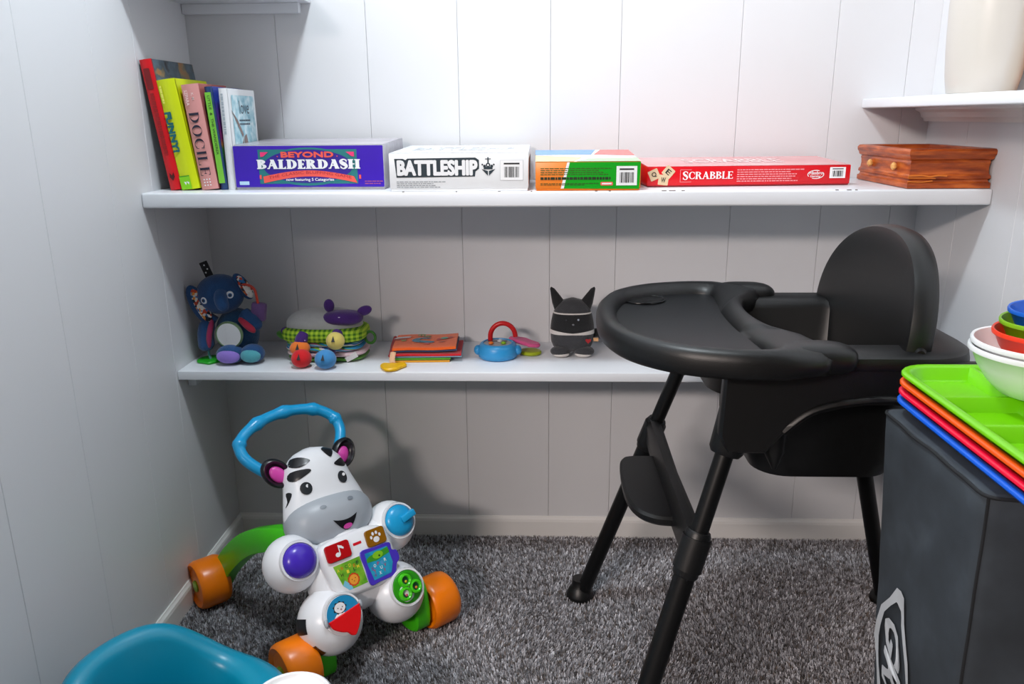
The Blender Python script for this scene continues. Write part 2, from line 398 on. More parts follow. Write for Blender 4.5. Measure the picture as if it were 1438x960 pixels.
# backrest: thick arched plate, leaning back
bk = B(); NB = 40
def arch(grow, dx):
    pts = []
    for k in range(NB+1):
        a = PI*k/NB; c_, s_ = math.cos(a), math.sin(a)
        y = (.186+grow)*math.copysign(abs(c_)**.9, c_); z = (.148+grow)*abs(s_)**.9
        zz = .698+z; pts.append((.108+dx+.10*z+.9*y*y*(1-z/.16)*0-.55*y*y, y, zz))
    pts += [(.099+dx, -.14, .665), (.097+dx, -.125, .58), (.097+dx, .125, .58), (.099+dx, .14, .665)]
    return pts
bk.loft([arch(-.05, -.012), arch(-.012, -.013), arch(-.003, -.011), arch(0, -.002), arch(0, .012), arch(-.004, .022), arch(-.014, .026), arch(-.05, .025)])
# flared foot of the backrest
bk.tube([(.115-.55*y*y, y, .700) for y in [-.192+.384*k/20 for k in range(21)]], [.006, .013, .017]+[.019]*15+[.017, .013, .006], 12)
bk.build('backrest', blk, hc, 50)
# tray
co = [(-.324, 0), (-.318, .075), (-.290, .150), (-.235, .205), (-.165, .231), (-.105, .234), (-.060, .228), (-.036, .214), (-.030, .185), (-.040, .150), (-.070, .115), (-.086, .06), (-.090, 0)]
co = co + [(x, -y) for x, y in co[-2:0:-1]]
outer = [(x, y-.022) for x, y in spline(co, 6)]
def inset(poly, k):
    n = len(poly); out = []
    for i in range(n):
        d = (Vector(poly[(i+1) % n])-Vector(poly[i-1])).normalized(); out.append((poly[i][0]+d.y*k, poly[i][1]-d.x*k))
    return out
sgn = 1 if sum(outer[i-1][0]*outer[i][1]-outer[i][0]*outer[i-1][1] for i in range(len(outer))) < 0 else -1
def ring(k, z): return [(x, y, z) for x, y in inset(outer, k*sgn)]
# the recessed field has its own outline, well inside the rim
ci = [(-.292, 0), (-.286, .07), (-.262, .135), (-.215, .178), (-.160, .197), (-.122, .196), (-.110, .178), (-.114, .12), (-.120, .06), (-.122, 0)]
ci = ci + [(x, -y) for x, y in ci[-2:0:-1]]
inner = [(x, y-.022) for x, y in spline(ci, 6)]
def resamp(poly, n=200):
    P = [Vector(p) for p in poly]; L = [0]
    for i in range(len(P)): L.append(L[-1]+(P[(i+1) % len(P)]-P[i]).length)
    out = []
    for k in range(n):
        t = L[-1]*k/n; i = max(j for j in range(len(P)) if L[j] <= t); u = (t-L[i])/max(1e-9, L[i+1]-L[i]); out.append(tuple(P[i].lerp(P[(i+1) % len(P)], u)))
    return out
# angular sampling keeps both outlines matched
def polar(poly, cx, cy, n=144):
    out = []; m = len(poly)
    for k in range(n):
        a = 2*PI*k/n; d = Vector((math.cos(a), math.sin(a))); best = 0
        for i in range(m):
            p = Vector(poly[i])-Vector((cx, cy)); q = Vector(poly[(i+1) % m])-Vector((cx, cy)); e = q-p; den = d.x*e.y-d.y*e.x
            if abs(den) < 1e-12: continue
            t = (p.x*e.y-p.y*e.x)/den; u = (p.x*d.y-p.y*d.x)/den
            if t > 0 and -1e-6 <= u <= 1+1e-6: best = max(best, t)
        out.append((cx+d.x*best, cy+d.y*best))
    return out
po = polar(outer, -.175, -.022); pi_ = polar(inner, -.175, -.022)
def mixr(t, z): return [(a[0]*(1-t)+b_[0]*t, a[1]*(1-t)+b_[1]*t, z) for a, b_ in zip(po, pi_)]
tr = B(); tr.loft([mixr(.75, .685), mixr(.12, .683), mixr(.02, .687), mixr(0, .695), mixr(.0, .706), mixr(.08, .715), mixr(.28, .721), mixr(.5, .721), mixr(.8, .715), mixr(.96, .707), mixr(1.0, .7025)], cap=(True, True))
for s in (-1, 1):
    tr.ell((-.052, s*.196-.012, .7005), (.056, .030, .0215), None, 28, 14, .7)
tray = tr.build('tray', blk, hc, 60)
B().flat([[(x*.985-.0026, y*.985-.0003) for x, y in inner]], None, .7032).build('tray_insert', blk2, tray, 0)
tcup = B().lathe([(.040, .0034), (.0395, .0048), (.036, .0048), (.034, .0036), (.033, .0022), (.0, .0022)], (0, 0, 0), 32)
tcup.build('cup_holder', mat('gloss_black', '0a0b0c', .12), tray, 40, loc=(-.236, .128, .7012))
B().lathe([(.0322, 0), (0, 0)], n=28).build('cup_shade_disc', mat('cup_shade_black', '020203', .9, spec=.1), tray, 40, loc=(-.236, .128, .7036))  # flat dull black disc, painting in the shade of a deeper cup hollow
# legs
for fx in (-1, 1):
    for s in (-1, 1):
        def lg(z): t = z/.548; return (fx*(.325-.167*t), s*(.301-.106*t), z)
        lgm = B().tube([lg(.44), lg(.60)], .0130, 16); lgm.tube([lg(.020), lg(.40)], .0155, 16)
        leg = lgm.build('leg', blkt, hc, 40)
        B().tube([lg(.385), lg(.388), lg(.425), lg(.445), lg(.449)], [.0172, .0185, .0185, .0185, .0165], 16).build('leg_collar', blk, leg, 40)
        fo = Vector(lg(0)); B().lathe([(.0, 0), (.028, 0), (.030, .004), (.029, .012), (.0225, .024), (.0175, .030), (.0170, .046), (.0, .046)], (fo.x+fx*.001, fo.y+s*.001, 0), 24).build('foot_cap', blk, leg, 40)
# footrest
fr = B()
def lgp(z, s): t = z/.548; return Vector((-(.325-.167*t), s*(.301-.106*t), z))
prof = [(-.012, -.022), (.012, -.022), (.014, -.01), (.012, .018), (.004, .024), (-.006, .022), (-.012, .01)]
rings = []
for k in range(9):
    y = -.222+.444*k/8; wv = abs(y)/.222; zc = .416+.012*wv
    rings.append([(-.196+a*(1+.1*wv)+.0, y, zc+c_*(1+.25*(1-wv))) for a, c_ in prof])
fr.loft(rings)
bar = fr.build('footrest_bar', blk, hc, 35)
dpl = spline([(-.200, -.118), (-.235, -.112), (-.262, -.085), (-.273, -.03), (-.273, .05), (-.268, .10), (-.252, .118), (-.200, .120)], 6, False)
B().prism(dpl, .400, .416, None, .004).build('foot_plate', blk, bar, 35)
for s in (-1, 1):
    B().tube([lgp(.395, s), lgp(.440, s)], .021, 16).build('footrest_clamp', blk, bar, 35)

# ------------------------------------------------------------------ books, leaning to the left wall
def book(name, label, x0, x1, xt, h, y0, depth, cover, spine_c, pages, tilt_group='books leaning on the left wall'):
    """x0..x1 bottom span, xt top-left x: a book standing on its tail, spine to the room"""
    th = x1-x0; ang = math.atan2(xt-x0, h)
    t = thing(name, label, 'book', (x0 if ang <= 0 else x1, y0, ZM+.0002), 0, tilt_group)
    Mt = Matrix.Rotation(ang, 4, 'Y')                      # lean about the tail edge
    k = th*abs(math.sin(ang)); lift = th*math.sin(-ang) if ang < 0 else 0
    Mt = Matrix.Translation((0, 0, max(0, lift)*0)) @ Mt
    c = .0025
    # two boards and a rounded spine as one cover
    B().box((c/2, depth/2, h/2), (c, depth, h), .0008, Mt, 1).box((th-c/2, depth/2, h/2), (c, depth, h), .0008, Mt, 1).build('cover', cover, t, 30)
    n = 8; pr = [(th*k_/n, -.004*math.sin(PI*k_/n)) for k_ in range(n+1)]+[(th, .004), (0, .004)]
    B().prism(pr, 0, h, Mt).build('spine', spine_c, t, 50)
    B().box((th/2, depth/2, h/2), (th-2*c, depth-.006, h-.006), 0, Mt).build('page_block', pages, t, 0)
    t['_h'] = h; return t, Mt, th
def spine_plane(Mt, th, h): return Mt @ plane((th/2, -.0046, h/2), (0, 0, -1), (1, 0, 0))   # text runs downward
def photo_cov(nt, tc):
    n = nt.nodes.new('ShaderNodeTexNoise'); n.inputs['Scale'].default_value = 26; n.inputs['Detail'].default_value = 3; nt.links.new(tc.outputs['Object'], n.inputs['Vector'])
    return ramp(nt, n.outputs[0], [(.3, '2a1d1a'), (.42, '5d6f7c'), (.55, '4a5862'), (.62, '8f7a55'), (.72, 'a8683a')], 'LINEAR')
pages = mat('paper', 'e9e4d8', .9, scale=300, var=.15)
def P(c, r=.45, **k): return mat('print_'+c, c, r, **k)
t, Mt, th = book('book', 'tall red book with a dark photo cover against the left wall', .034, .0565, .003, .243, -.236, .185, ramp_mat('photo_cover', photo_cov, .35), P('d8101c', .4), pages)
M_ = spine_plane(Mt, th, .243)
b = B(); b.flat([rrect(-.105, -.006, -.067, .006, .002)], M_, .0004); b.build('spine_patch', P('7c0a12'), t, 0)
print_lines(B(), -.06, -.004, .055, .004, 1, M_, .0004, .9).build('spine_lettering', P('a30a14'), t, 0)
B().flat([[(.088, .004), (.094, .0), (.088, -.004), (.097, -.005), (.104, .0), (.097, .005)]], M_, .0004).build('publisher_mark', P('4a060b'), t, 0)
t, Mt, th = book('book', 'bright yellow book with bold teal lettering and a green patch on its spine', .0575, .0925, .031, .206, -.236, .15, P('d9e60a'), P('d4e20c', .4), pages)
M_ = spine_plane(Mt, th, .206)
lettering(B(), 'FUNNY!', -.044, -.0150, .031, -.002, M_, .0010, .01, fat=.0009).build('spine_lettering', P('05676f'), t, 0)
print_lines(B(), -.092, -.013, -.06, -.008, 1, M_, .0006, .8).build('author_lettering', P('eef06a'), t, 0)
B().flat([rect(.078, -.0165, .102, .004)], M_, .0005).build('spine_patch', P('86d20f'), t, 0)
B().flat([rect(.076, -.0165, .078, .004)], M_, .0006).build('spine_rule', P('3c9a0a'), t, 0)
B().flat([[(.087, -.009), (.094, -.006), (.089, -.004)], [(.087, -.004), (.094, .0), (.089, .001)]], M_, .0008).build('publisher_mark', PW, t, 0)
t, Mt, th = book('book', 'pink hardback with large dark serif letters and nine white dots on its spine', .0945, .1275, .0755, .197, -.232, .14, P('b8665f'), P('dd9894', .5), pages)
M_ = spine_plane(Mt, th, .197)
serif_text(B(), 'DOCILE', -.047, -.0105, .072, .0085, M_, .0006, .17, .035, .045, .14).build('spine_lettering', P('1c1d33'), t, 0)
lettering(B(), 'SZPARA', -.088, -.011, -.060, -.005, M_, .0006, .01).build('author_lettering', P('f6dcd9'), t, 0)
lettering(B(), 'K. M.', -.082, .001, -.068, .006, M_, .0006, .01).build('author_lettering', P('f6dcd9'), t, 0)
for i in range(3):
    for j in range(3): B().flat([circ(.079+.0055*i, -.0065+.0055*j, .0014, 10)], M_, .0006).build('publisher_dot', PW, t, 0)
def sunset(nt, tc):
    s = nt.nodes.new('ShaderNodeSeparateXYZ'); nt.links.new(tc.outputs['Object'], s.inputs[0])
    m = nt.nodes.new('ShaderNodeMath'); m.operation = 'DIVIDE'; m.inputs[1].default_value = .196; nt.links.new(s.outputs['Z'], m.inputs[0])
    return ramp(nt, m.outputs[0], [(0, '2a4a86'), (.24, '2e6b4a'), (.4, '4c9a45'), (.44, 'd98a4a'), (.5, 'a5327a'), (.72, '6a3aa0'), (.86, '3047b0'), (1, '2a3f9a')], 'LINEAR')
scv = ramp_mat('sunset_cover', sunset, .4)
t, Mt, th = book('book', 'blue picture book with a lime green spine label', .1290, .1435, .117, .193, -.225, .165, scv, P('23406f', .4), pages)
M_ = spine_plane(Mt, th, .193)
B().flat([rect(-.086, -.0066, .084, .0052)], M_, .0005).build('spine_patch', P('7cc93c'), t, 0)
lettering(B(), 'LITTLE  &  THE WANDERER', -.080, -.0025, .03, .0022, M_, .0008, .006).build('spine_lettering', P('26491f'), t, 0)
def water(nt, tc):
    n = nt.nodes.new('ShaderNodeTexNoise'); n.inputs['Scale'].default_value = 55; n.inputs['Detail'].default_value = 5
    nt.links.new(tc.outputs['Object'], n.inputs['Vector'])
    return ramp(nt, n.outputs[0], [(.3, '6fa9bd'), (.5, 'a9d0da'), (.68, 'dfeef2')], 'LINEAR')
wc = mat('white_book_cover', 'eceff0', .4, scale=20)
t, Mt, th = book('book', 'white picture book with pale blue watercolour cover beside the purple box', .1445, .1600, .1440, .190, -.225, .150, wc, P('e9eaec', .4), pages)
M_ = spine_plane(Mt, th, .19)
print_lines(B(), -.085, -.003, -.01, .003, 1, M_, .0005, .7).build('spine_lettering', P('aab4bd'), t, 0)
Mc = Mt @ plane((th, 0, 0), (0, 1, 0), (0, 0, 1))
B().flat([rrect(.018, .02, .140, .178, .004)], Mc, .0006).build('cover_picture', ramp_mat('watercolour', water, .5), t, 0)
lettering(B(), 'love', .055, .143, .108, .168, Mc, .0010).build('cover_lettering', P('4a5a68'), t, 0)
print_lines(B(), .050, .122, .110, .136, 2, Mc, .0010, .45, 6).build('cover_lettering', P('4a5a68'), t, 0)
for pts in ([(.012, .150), (.03, .130), (.06, .098), (.066, .104), (.04, .132)], [(.062, .05), (.068, .1), (.082, .104), (.092, .07), (.088, .03), (.070, .028)], [(.03, .04), (.045, .075), (.066, .098), (.055, .062)]):
    B().flat([pts], Mc, .0011).build('painted_reed', P('8a7671'), t, 0)

# ------------------------------------------------------------------ game boxes
def game_box(label, x0, y0, x1, y1, h, depth, sidem, topm, lid=None, group='game boxes on the deep shelf'):
    """front face from (x0, y0) to (x1, y1), box going back from it"""
    a = math.atan2(y1-y0, x1-x0); wd = math.hypot(x1-x0, y1-y0)
    t = thing('board_game_box', label, 'game box', (x0, y0, ZM+.0003), a, group)
    bt = h*.86 if lid else h
    B().box((wd/2, depth/2, h*.5-.0008), (wd-.003, depth-.003, h-.0016), .001, seg=1).build('box_base', lid or sidem, t, 0)
    B().box((wd/2, depth/2, h-(h*.93)/2), (wd, depth, h*.93), .0015, seg=2).build('box_lid', sidem, t, 30)
    B().flat([rect(.001, .001, wd-.001, depth-.001)], plane((0, 0, h), (1, 0, 0), (0, 1, 0)), .0004).build('lid_top_print', topm, t, 0)
    return t, plane((0, -.0001, 0), (1, 0, 0), (0, 0, 1)), wd
wear = mat('worn_card', 'c9c8cf', .6, 'a3a0a8', 90)
PU = mat('purple_card', '3a12b0', .3, scale=15)
# purple box
t, F_, wd = game_box('purple game box with white title in a teal frame, beside the books', .1612, -.232, .4565, -.236, .084, .205, wear, mat('foil_top', 'a8a6b4', .25, 'd9d3d6', 14, metal=.2), wear)
h = .084; u = wd/1210.                         # print units: crop pixels across the face
def fx(x): return (x-40)*u
def fy(y): return h*(1-(y-85)/350.)
B().flat([rrect(.002, .005, wd-.0015, h-.001, .002)], F_, .0003).build('printed_front', PU, t, 0)
TE = P('15797c'); CO = P('f25a4e'); PR = P('2b0f8f'); PKK = P('f0367a')
B().flat([rect(fx(245), fy(388), fx(1035), fy(118))], F_, .0006).build('teal_frame', TE, t, 0)
B().flat([circ(fx(640), fy(253), 370*u, 40, h*150/350)], F_, .0009).build('frame_oval', TE, t, 0)
B().flat([circ(fx(640), fy(250), 358*u, 40, h*132/350)], F_, .0012).build('oval_field', PR, t, 0)
for x, sg_ in ((265, 1), (1015, -1)):
    B().flat([[(fx(x), fy(138)), (fx(x), fy(175)), (fx(x+sg_*22), fy(172)), (fx(x+sg_*65), fy(138))]], F_, .0015).build('corner_triangle', PKK, t, 0)
lettering(B(), 'BEYOND', fx(430), fy(182), fx(852), fy(135), F_, .0018, .01, fat=.0007).build('subtitle_lettering', CO, t, 0)
for x in (402, 880): B().flat([circ(fx(x), fy(172), .0012, 8)], F_, .0018).build('dot', CO, t, 0)
serif_text(B(), 'BALDERDASH', fx(232), fy(270), fx(1060), fy(196), F_, .0021, .30, .10, .07, .03).build('title_lettering', PW, t, 0)
rib = [(fx(275+730*k/20), fy(330-48*math.sin(PI*k/20))) for k in range(21)]; rib2 = [(fx(1030-750*k/20), fy(382-52*math.sin(PI*k/20))) for k in range(21)]
B().flat([rib+rib2]*1, F_, .0016).build('ribbon', CO, t, 0)
for x in (246, 1046): B().flat([rect(fx(x), fy(350), fx(x+16), fy(318))], F_, .0014).build('ribbon_end', CO, t, 0)
v, f = text_polys('THE CLASSIC BLUFFING GAME', fx(320), 0, fx(985), fy(0)-fy(22))
b = B(); b._add([(x, y+fy(359-50*math.sin(PI*min(1, max(0, (x-fx(285))/(fx(1025)-fx(285)))))), .0020) for x, y in v], f, F_); b.build('ribbon_lettering', P('b8283a'), t, 0)
lettering(B(), 'now featuring 5 Categories', fx(460), fy(372), fx(845), fy(342), F_, .0022, .02).build('fine_print', PW, t, 0)
B().flat([rect(fx(78), fy(396), fx(156), fy(368))], F_, .0006).build('price_label', P('bfe0f6'), t, 0)
print_lines(B(), fx(1090), fy(392), fx(1235), fy(356), 2, F_, .0006).build('fine_print', P('a04a8a'), t, 0)
# white box
WH = mat('white_card', 'eef0f2', .35, scale=10, var=.03)
t, F_, wd = game_box('white game box with a black outlined title and a ship emblem', .4745, -.284, .7345, -.284, .0695, .262, WH, mat('white_top', 'f3f4f6', .25, 'dcdfe4', 9), WH)
h = .0695; u = wd/1265.
def fx(x): return (x-20)*u
def fy(y): return h*(1-(y-140)/355.)
NV = P('20323c')
B().flat([[(fx(70), fy(190)), (fx(150), fy(190)), (fx(172), fy(203)), (fx(190), fy(188)), (fx(805), fy(182)), (fx(838), fy(205)), (fx(838), fy(285)), (fx(805), fy(312)), (fx(800), fy(358)), (fx(85), fy(366))]], F_, .0004).build('title_outline', NV, t, 0)
lettering(B(), 'BATTLESHIP', fx(92), fy(350), fx(826), fy(202), F_, .0008, .012, fat=.0014).build('title_lettering', PW, t, 0)
b = B(); b.flat([[(fx(860), fy(288)), (fx(918), fy(308)), (fx(918), fy(352))], [(fx(985), fy(288)), (fx(927), fy(308)), (fx(927), fy(352))]], F_, .0005)
b.flat([rect(fx(914), fy(232), fx(926), fy(180)), rect(fx(895), fy(199), fx(945), fy(192))], F_, .0005)
b.flat([circ(fx(920), fy(252), 20*u, 12), circ(fx(888), fy(262), 13*u, 10), circ(fx(953), fy(262), 13*u, 10), circ(fx(868), fy(248), 8*u, 8), circ(fx(972), fy(248), 8*u, 8), rect(fx(880), fy(292), fx(960), fy(268))], F_, .0005)
b.build('ship_emblem', NV, t, 0)
B().flat([circ(fx(920), fy(252), 9*u, 10)], F_, .0009).build('emblem_porthole', PW, t, 0)
print_lines(B(), fx(85), fy(460), fx(530), fy(392), 4, F_, .0004, .4).build('fine_print', P('8f959b'), t, 0)
B().flat([rect(fx(1028), fy(396), fx(1238), fy(208))], F_, .0002).build('label_border', P('c2c6cc'), t, 0)
barcode(t, plane((0, -.0004, 0), (1, 0, 0), (0, 0, 1)), fx(1031), fy(393), fx(1235), fy(211))
Rf = plane((wd+.0001, 0, 0), (0, 1, 0), (0, 0, 1))
B().flat([rrect(.03, .010, .225, .058, .004)], Rf, .0004).build('side_picture', mat('ship_photo', '40343a', .4, '1a2530', 30), t, 0)
lettering(B(), 'BATTLESHIP', .03, .08, .23, .17, plane((0, 0, h), (1, 0, 0), (0, 1, 0)), .0008, .03).build('lid_lettering', P('d3d8de'), t, 0)
# orange and green box
GR = P('0aa21c', .35); OR = P('f5862a', .35)
t, F_, wd = game_box('orange and green game box with a white diagonal stripe', .7475, -.288, .9415, -.286, .0525, .215, OR, PW, OR)
h = .0525; u = wd/1275.
def fx(x): return (x-65)*u
def fy(y): return h*(1-(y-258)/350.)
B().flat([[(fx(480), fy(262)), (fx(1338), fy(262)), (fx(1325), fy(588)), (fx(410), fy(580))]], F_, .0004).build('green_field', GR, t, 0)
B().flat([[(fx(448), fy(262)), (fx(480), fy(262)), (fx(410), fy(580)), (fx(372), fy(580))]], F_, .0005).build('white_stripe', PW, t, 0)
print_lines(B(), fx(125), fy(415), fx(985), fy(318), 4, F_, .0007, .4, 5).build('fine_print', P('3a5a1c'), t, 0)
print_lines(B(), fx(125), fy(474), fx(975), fy(438), 1, F_, .0007, .9, 9).build('fine_print', P('22301a'), t, 0)
print_lines(B(), fx(125), fy(540), fx(830), fy(508), 2, F_, .0007, .5, 8).build('fine_print', P('2c4a1c'), t, 0)
B().flat([rrect(fx(855), fy(545), fx(1005), fy(502), .002)], F_, .0007).build('maker_badge', P('f2605c'), t, 0)
B().flat([rrect(fx(870), fy(532), fx(990), fy(514), .001)], F_, .0010).build('badge_lettering', PW, t, 0)
barcode(t, plane((0, -.0006, 0), (1, 0, 0), (0, 0, 1)), fx(1045), fy(545), fx(1295), fy(312))
Tp = plane((0, 0, h), (1, 0, 0), (0, 1, 0)); D = .215
B().flat([[(0, .12), (.11, .12), (.125, D), (0, D)]], Tp, .0008).build('blue_patch', P('5fa6ea', .25), t, 0)
B().flat([[(.115, .12), (wd, .10), (wd, D), (.135, D)]], Tp, .0008).build('red_patch', P('ee6a64', .25), t, 0)
B().flat([[(0, .0), (.07, .0), (.09, .07), (0, .11)]], Tp, .0008).build('yellow_patch', P('f5e3a0', .25), t, 0)
B().flat([[(.075, .0), (wd, .0), (wd, .06), (.10, .05)]], Tp, .0008).build('green_patch', P('b9dcae', .25), t, 0)
# red box
RE = P('d80a1c', .3)
t, F_, wd = game_box('long flat red game box printed with wooden letter tiles', .9615, -.222, 1.358, -.190, .0385, .165, RE, mat('red_foil_top', 'dc5a5e', .18, 'e9c8c6', 7), P('8a1420'))
h = .0385; u = .396/288.6/8.99                  # left crop px; face spans 907..1193 in picture columns
def fx(x): return (x-115)*.397/2556.
def fy(y): return h*(1-(y-200)/240.)
TL_ = mat('tile_wood', 'e3cfae', .5, 'd2b88e', 60)
for ch, cx, cy, r_ in (('Q', 200, 293, -24), ('W', 318, 355, 6), ('E', 378, 262, 40)):
    Mx = F_ @ Matrix.Translation((fx(cx), fy(cy), .0006 if ch != 'W' else .0003)) @ Matrix.Rotation(math.radians(-r_), 4, 'Z')
    sq = .0098
    o = B().flat([rrect(-sq, -sq, sq, sq, .0015)], Mx, 0).build('letter_tile', TL_, t, 0)
    lettering(B(), ch, -.0045, -.005, .0045, .005, Mx, .0005, .012).build('tile_letter', PK, o, 0)
serif_text(B(), 'SCRABBLE', fx(555), fy(348), fx(1190), fy(262), F_, .0006, .19, .07, .05, .03, 1.12).build('title_lettering', PW, t, 0)
b = B()
for r_ in ((525, 385, 532, 235), (525, 242, 668, 235), (525, 385, 668, 378)): b.flat([rect(fx(r_[0]), fy(r_[1]), fx(r_[2]), fy(r_[3]))], F_, .0004)
b.build('title_square', P('f0868c'), t, 0)
print_lines(B(), fx(1240), fy(385), fx(2090), fy(225), 6, F_, .0004, .45, 4).build('fine_print', P('f29aa0'), t, 0)
cx = fx(2235); cy = fy(310)
b = B()
for k in range(20):
    a0, a1 = 2*PI*k/20+.5, 2*PI*(k+1)/20+.5
    if k in (0, 1, 10, 11): continue
    b.flat([[(cx+.0165*math.cos(a0), cy+.0085*math.sin(a0)), (cx+.0165*math.cos(a1), cy+.0085*math.sin(a1)), (cx+.0150*math.cos(a1), cy+.0072*math.sin(a1)), (cx+.0150*math.cos(a0), cy+.0072*math.sin(a0))]], F_, .0004)
lettering(b, 'Hasbro', cx-.013, cy+.0, cx+.014, cy+.0062, F_, .0006, .02, .2); lettering(b, 'Gaming', cx-.011, cy-.0065, cx+.010, cy-.001, F_, .0006, .02, .2)
b.build('maker_mark', PW, t, 0)
barcode(t, plane((0, -.0004, 0), (1, 0, 0), (0, 0, 1)), fx(2410), fy(355), fx(2610), fy(225))
lettering(B(), 'SCRABBLE', .09, .06, .29, .12, plane((0, 0, h), (1, 0, 0), (0, 1, 0)), .0008, .03).build('lid_lettering', P('f5d8d6'), t, 0)

# lids that do not sit down fully at the back
for t in [o for o in COL.objects if o.name.startswith('board_game_box')]:
    rise, h, D = {'purple': (.007, .084, .205), 'white ': (.005, .0695, .262), 'orange': (.012, .0525, .215), 'long f': (.009, .0385, .165)}[t['label'][:6]]
    for o in t.children:
        if o.name.startswith('box_base'): continue
        for v in o.data.vertices:
            if v.co.z > h*.9 and v.co.y > .0005: v.co.z += rise*min(1, v.co.y/D)

# ------------------------------------------------------------------ carved wooden box
def wood(nt, tc):
    mp = nt.nodes.new('ShaderNodeMapping'); mp.inputs['Scale'].default_value = (14, 14, 90); nt.links.new(tc.outputs['Object'], mp.inputs[0])
    n = nt.nodes.new('ShaderNodeTexNoise'); n.inputs['Scale'].default_value = 1.6; n.inputs['Detail'].default_value = 6; nt.links.new(mp.outputs[0], n.inputs['Vector'])
    return ramp(nt, n.outputs[0], [(.3, '7a2e0c'), (.5, 'a54814'), (.68, 'c66424')], 'LINEAR')
wd_m = ramp_mat('stained_wood', wood, .28); wd_l = mat('pale_wood', 'd9a35e', .4); wd_s = mat('bare_scrape', 'd9792c', .35)
wb = thing('wooden_box', 'reddish brown moulded wooden box with pale knobs on the deep shelf', 'box', (1.503, -.160, ZM+.0003))
X_, Y_ = .0745, .122
prof = [(-.003, 0), (0, .001), (0, .010), (-.003, .012), (-.004, .016), (-.001, .018), (-.001, .023), (-.0035, .026), (-.0045, .036), (-.0038, .044), (-.003, .046), (-.004, .050), (.000, .053), (.001, .058), (.003, .061), (.0035, .067), (.001, .071), (-.004, .072), (-.010, .071), (-.011, .060), (-.012, .010)]
B().loft([[(s_[0]*(X_+o_), s_[1]*(Y_+o_), z) for s_ in ((1, 1), (-1, 1), (-1, -1), (1, -1))] for o_, z in prof]).build('box_body', wd_m, wb, 25)
for y in (-.055, .06):
    B().lathe([(.0, 0), (.0045, 0), (.005, .002), (.0075, .005), (.0075, .008), (.004, .011), (0, .011)], n=6, M=Matrix.Translation((-X_+.006, y, .037)) @ Matrix.Rotation(-PI/2, 4, 'Y')).build('knob', wd_l, wb, 30)
for pts, r_ in (([(-.0745, .0225), (-.05, .0235), (-.035, .0215), (-.02, .0235), (-.005, .0225)], .0016), ([(-.0745, .0195), (-.04, .019), (-.025, .0185)], .0012), ([(-.0745, .013), (-.05, .012), (-.03, .014)], .0012)):
    B().tube([(x, -Y_+.0005, z) for x, z in spline(pts, 4, False)], r_, 6).build('carved_strip', wd_s, wb, 40)

# ------------------------------------------------------------------ vase on the corner shelf
def cream_brown(nt, tc):  # cream colour, turning brown towards the right side
    s = nt.nodes.new('ShaderNodeSeparateXYZ'); nt.links.new(tc.outputs['Object'], s.inputs[0])
    n = nt.nodes.new('ShaderNodeTexNoise'); n.inputs['Scale'].default_value = 9; nt.links.new(tc.outputs['Object'], n.inputs['Vector'])
    m = nt.nodes.new('ShaderNodeMath'); m.operation = 'MULTIPLY_ADD'; m.inputs[1].default_value = .03; nt.links.new(n.outputs[0], m.inputs[0]); nt.links.new(s.outputs['X'], m.inputs[2])
    r = nt.nodes.new('ShaderNodeMapRange'); r.inputs[1].default_value = .02; r.inputs[2].default_value = .085; nt.links.new(m.outputs[0], r.inputs[0])
    return ramp(nt, r.outputs[0], [(0, 'cfcac2'), (.35, 'c8bbab'), (.7, 'b5835f'), (1, '8f5630')], 'LINEAR')
va = thing('ceramic_vase', 'tall cream glazed vase on the short shelf above the wooden box', 'vase', (1.5085, -.335, 1.0404))
B().lathe([(0, 0), (.050, 0), (.053, .003), (.058, .03), (.062, .08), (.0645, .14), (.064, .2), (.058, .26), (.045, .31), (.035, .34), (.034, .36), (.040, .375), (.037, .375), (.031, .36), (.031, .34), (.04, .31), (.05, .26), (.05, .1), (0, .02)], n=48).build('vase_body', ramp_mat('vase_cream_brown', cream_brown, .3), va, 50)

# ------------------------------------------------------------------ fabric bag with plates and bowls
def bag_cloth(nt, tc):
    n = nt.nodes.new('ShaderNodeTexNoise'); n.inputs['Scale'].default_value = 14; n.inputs['Detail'].default_value = 5; nt.links.new(tc.outputs['Object'], n.inputs['Vector'])
    return ramp(nt, n.outputs[0], [(.3, '2b3137'), (.55, '353c43'), (.75, '424a52')], 'LINEAR')
bagm = ramp_mat('charcoal_canvas', bag_cloth, .8)
bg = thing('carry_bag', 'charcoal fabric carry bag with white lettering, standing under the trays', 'bag', (1.29, -.93, 0))
ZB = .648
top = [(1.1975, -.818), (1.199, -1.063), (1.372, -1.085), (1.372, -.818)]; bot = [(1.248, -.836), (1.216, -1.055), (1.362, -1.075), (1.362, -.836)]
def edge_pts(c4, r, n=14, m=4):
    """rounded quad outline, dense"""
    out = []; P4 = [Vector(p) for p in c4]
    for i in range(4):
        a, b_, c_ = P4[i-1], P4[i], P4[(i+1) % 4]; p0 = b_+(a-b_).normalized()*r; p1 = b_+(c_-b_).normalized()*r
        for k in range(m+1):
            t_ = k/m; out.append(p0*(1-t_)**2+b_*2*t_*(1-t_)+p1*t_*t_)
        p2 = c_+(b_-c_).normalized()*r
        for k in range(1, n): out.append(p1.lerp(p2, k/n))
    return out
et, eb = edge_pts(top, .016), edge_pts(bot, .018)
def wr(x, y, z): return .0018*math.sin(x*31+z*23+y*17)*math.sin(z*37+y*29)+.0009*math.sin(y*83+z*61)
rings = []
for k in range(25):
    t_ = k/24; z = .002+(ZB-.006)*t_; r = []
    for a, b_ in zip(eb, et):
        p = a.lerp(b_, t_); c_ = Vector((1.30, -.94)); d = (p-c_).normalized(); q = p+d*(wr(p.x, p.y, z)+.006*math.sin(PI*t_)); r.append((q.x-1.29, q.y+.93, z))
    rings.append(r)
cx_, cy_ = 1.297-1.29, -.942+.93
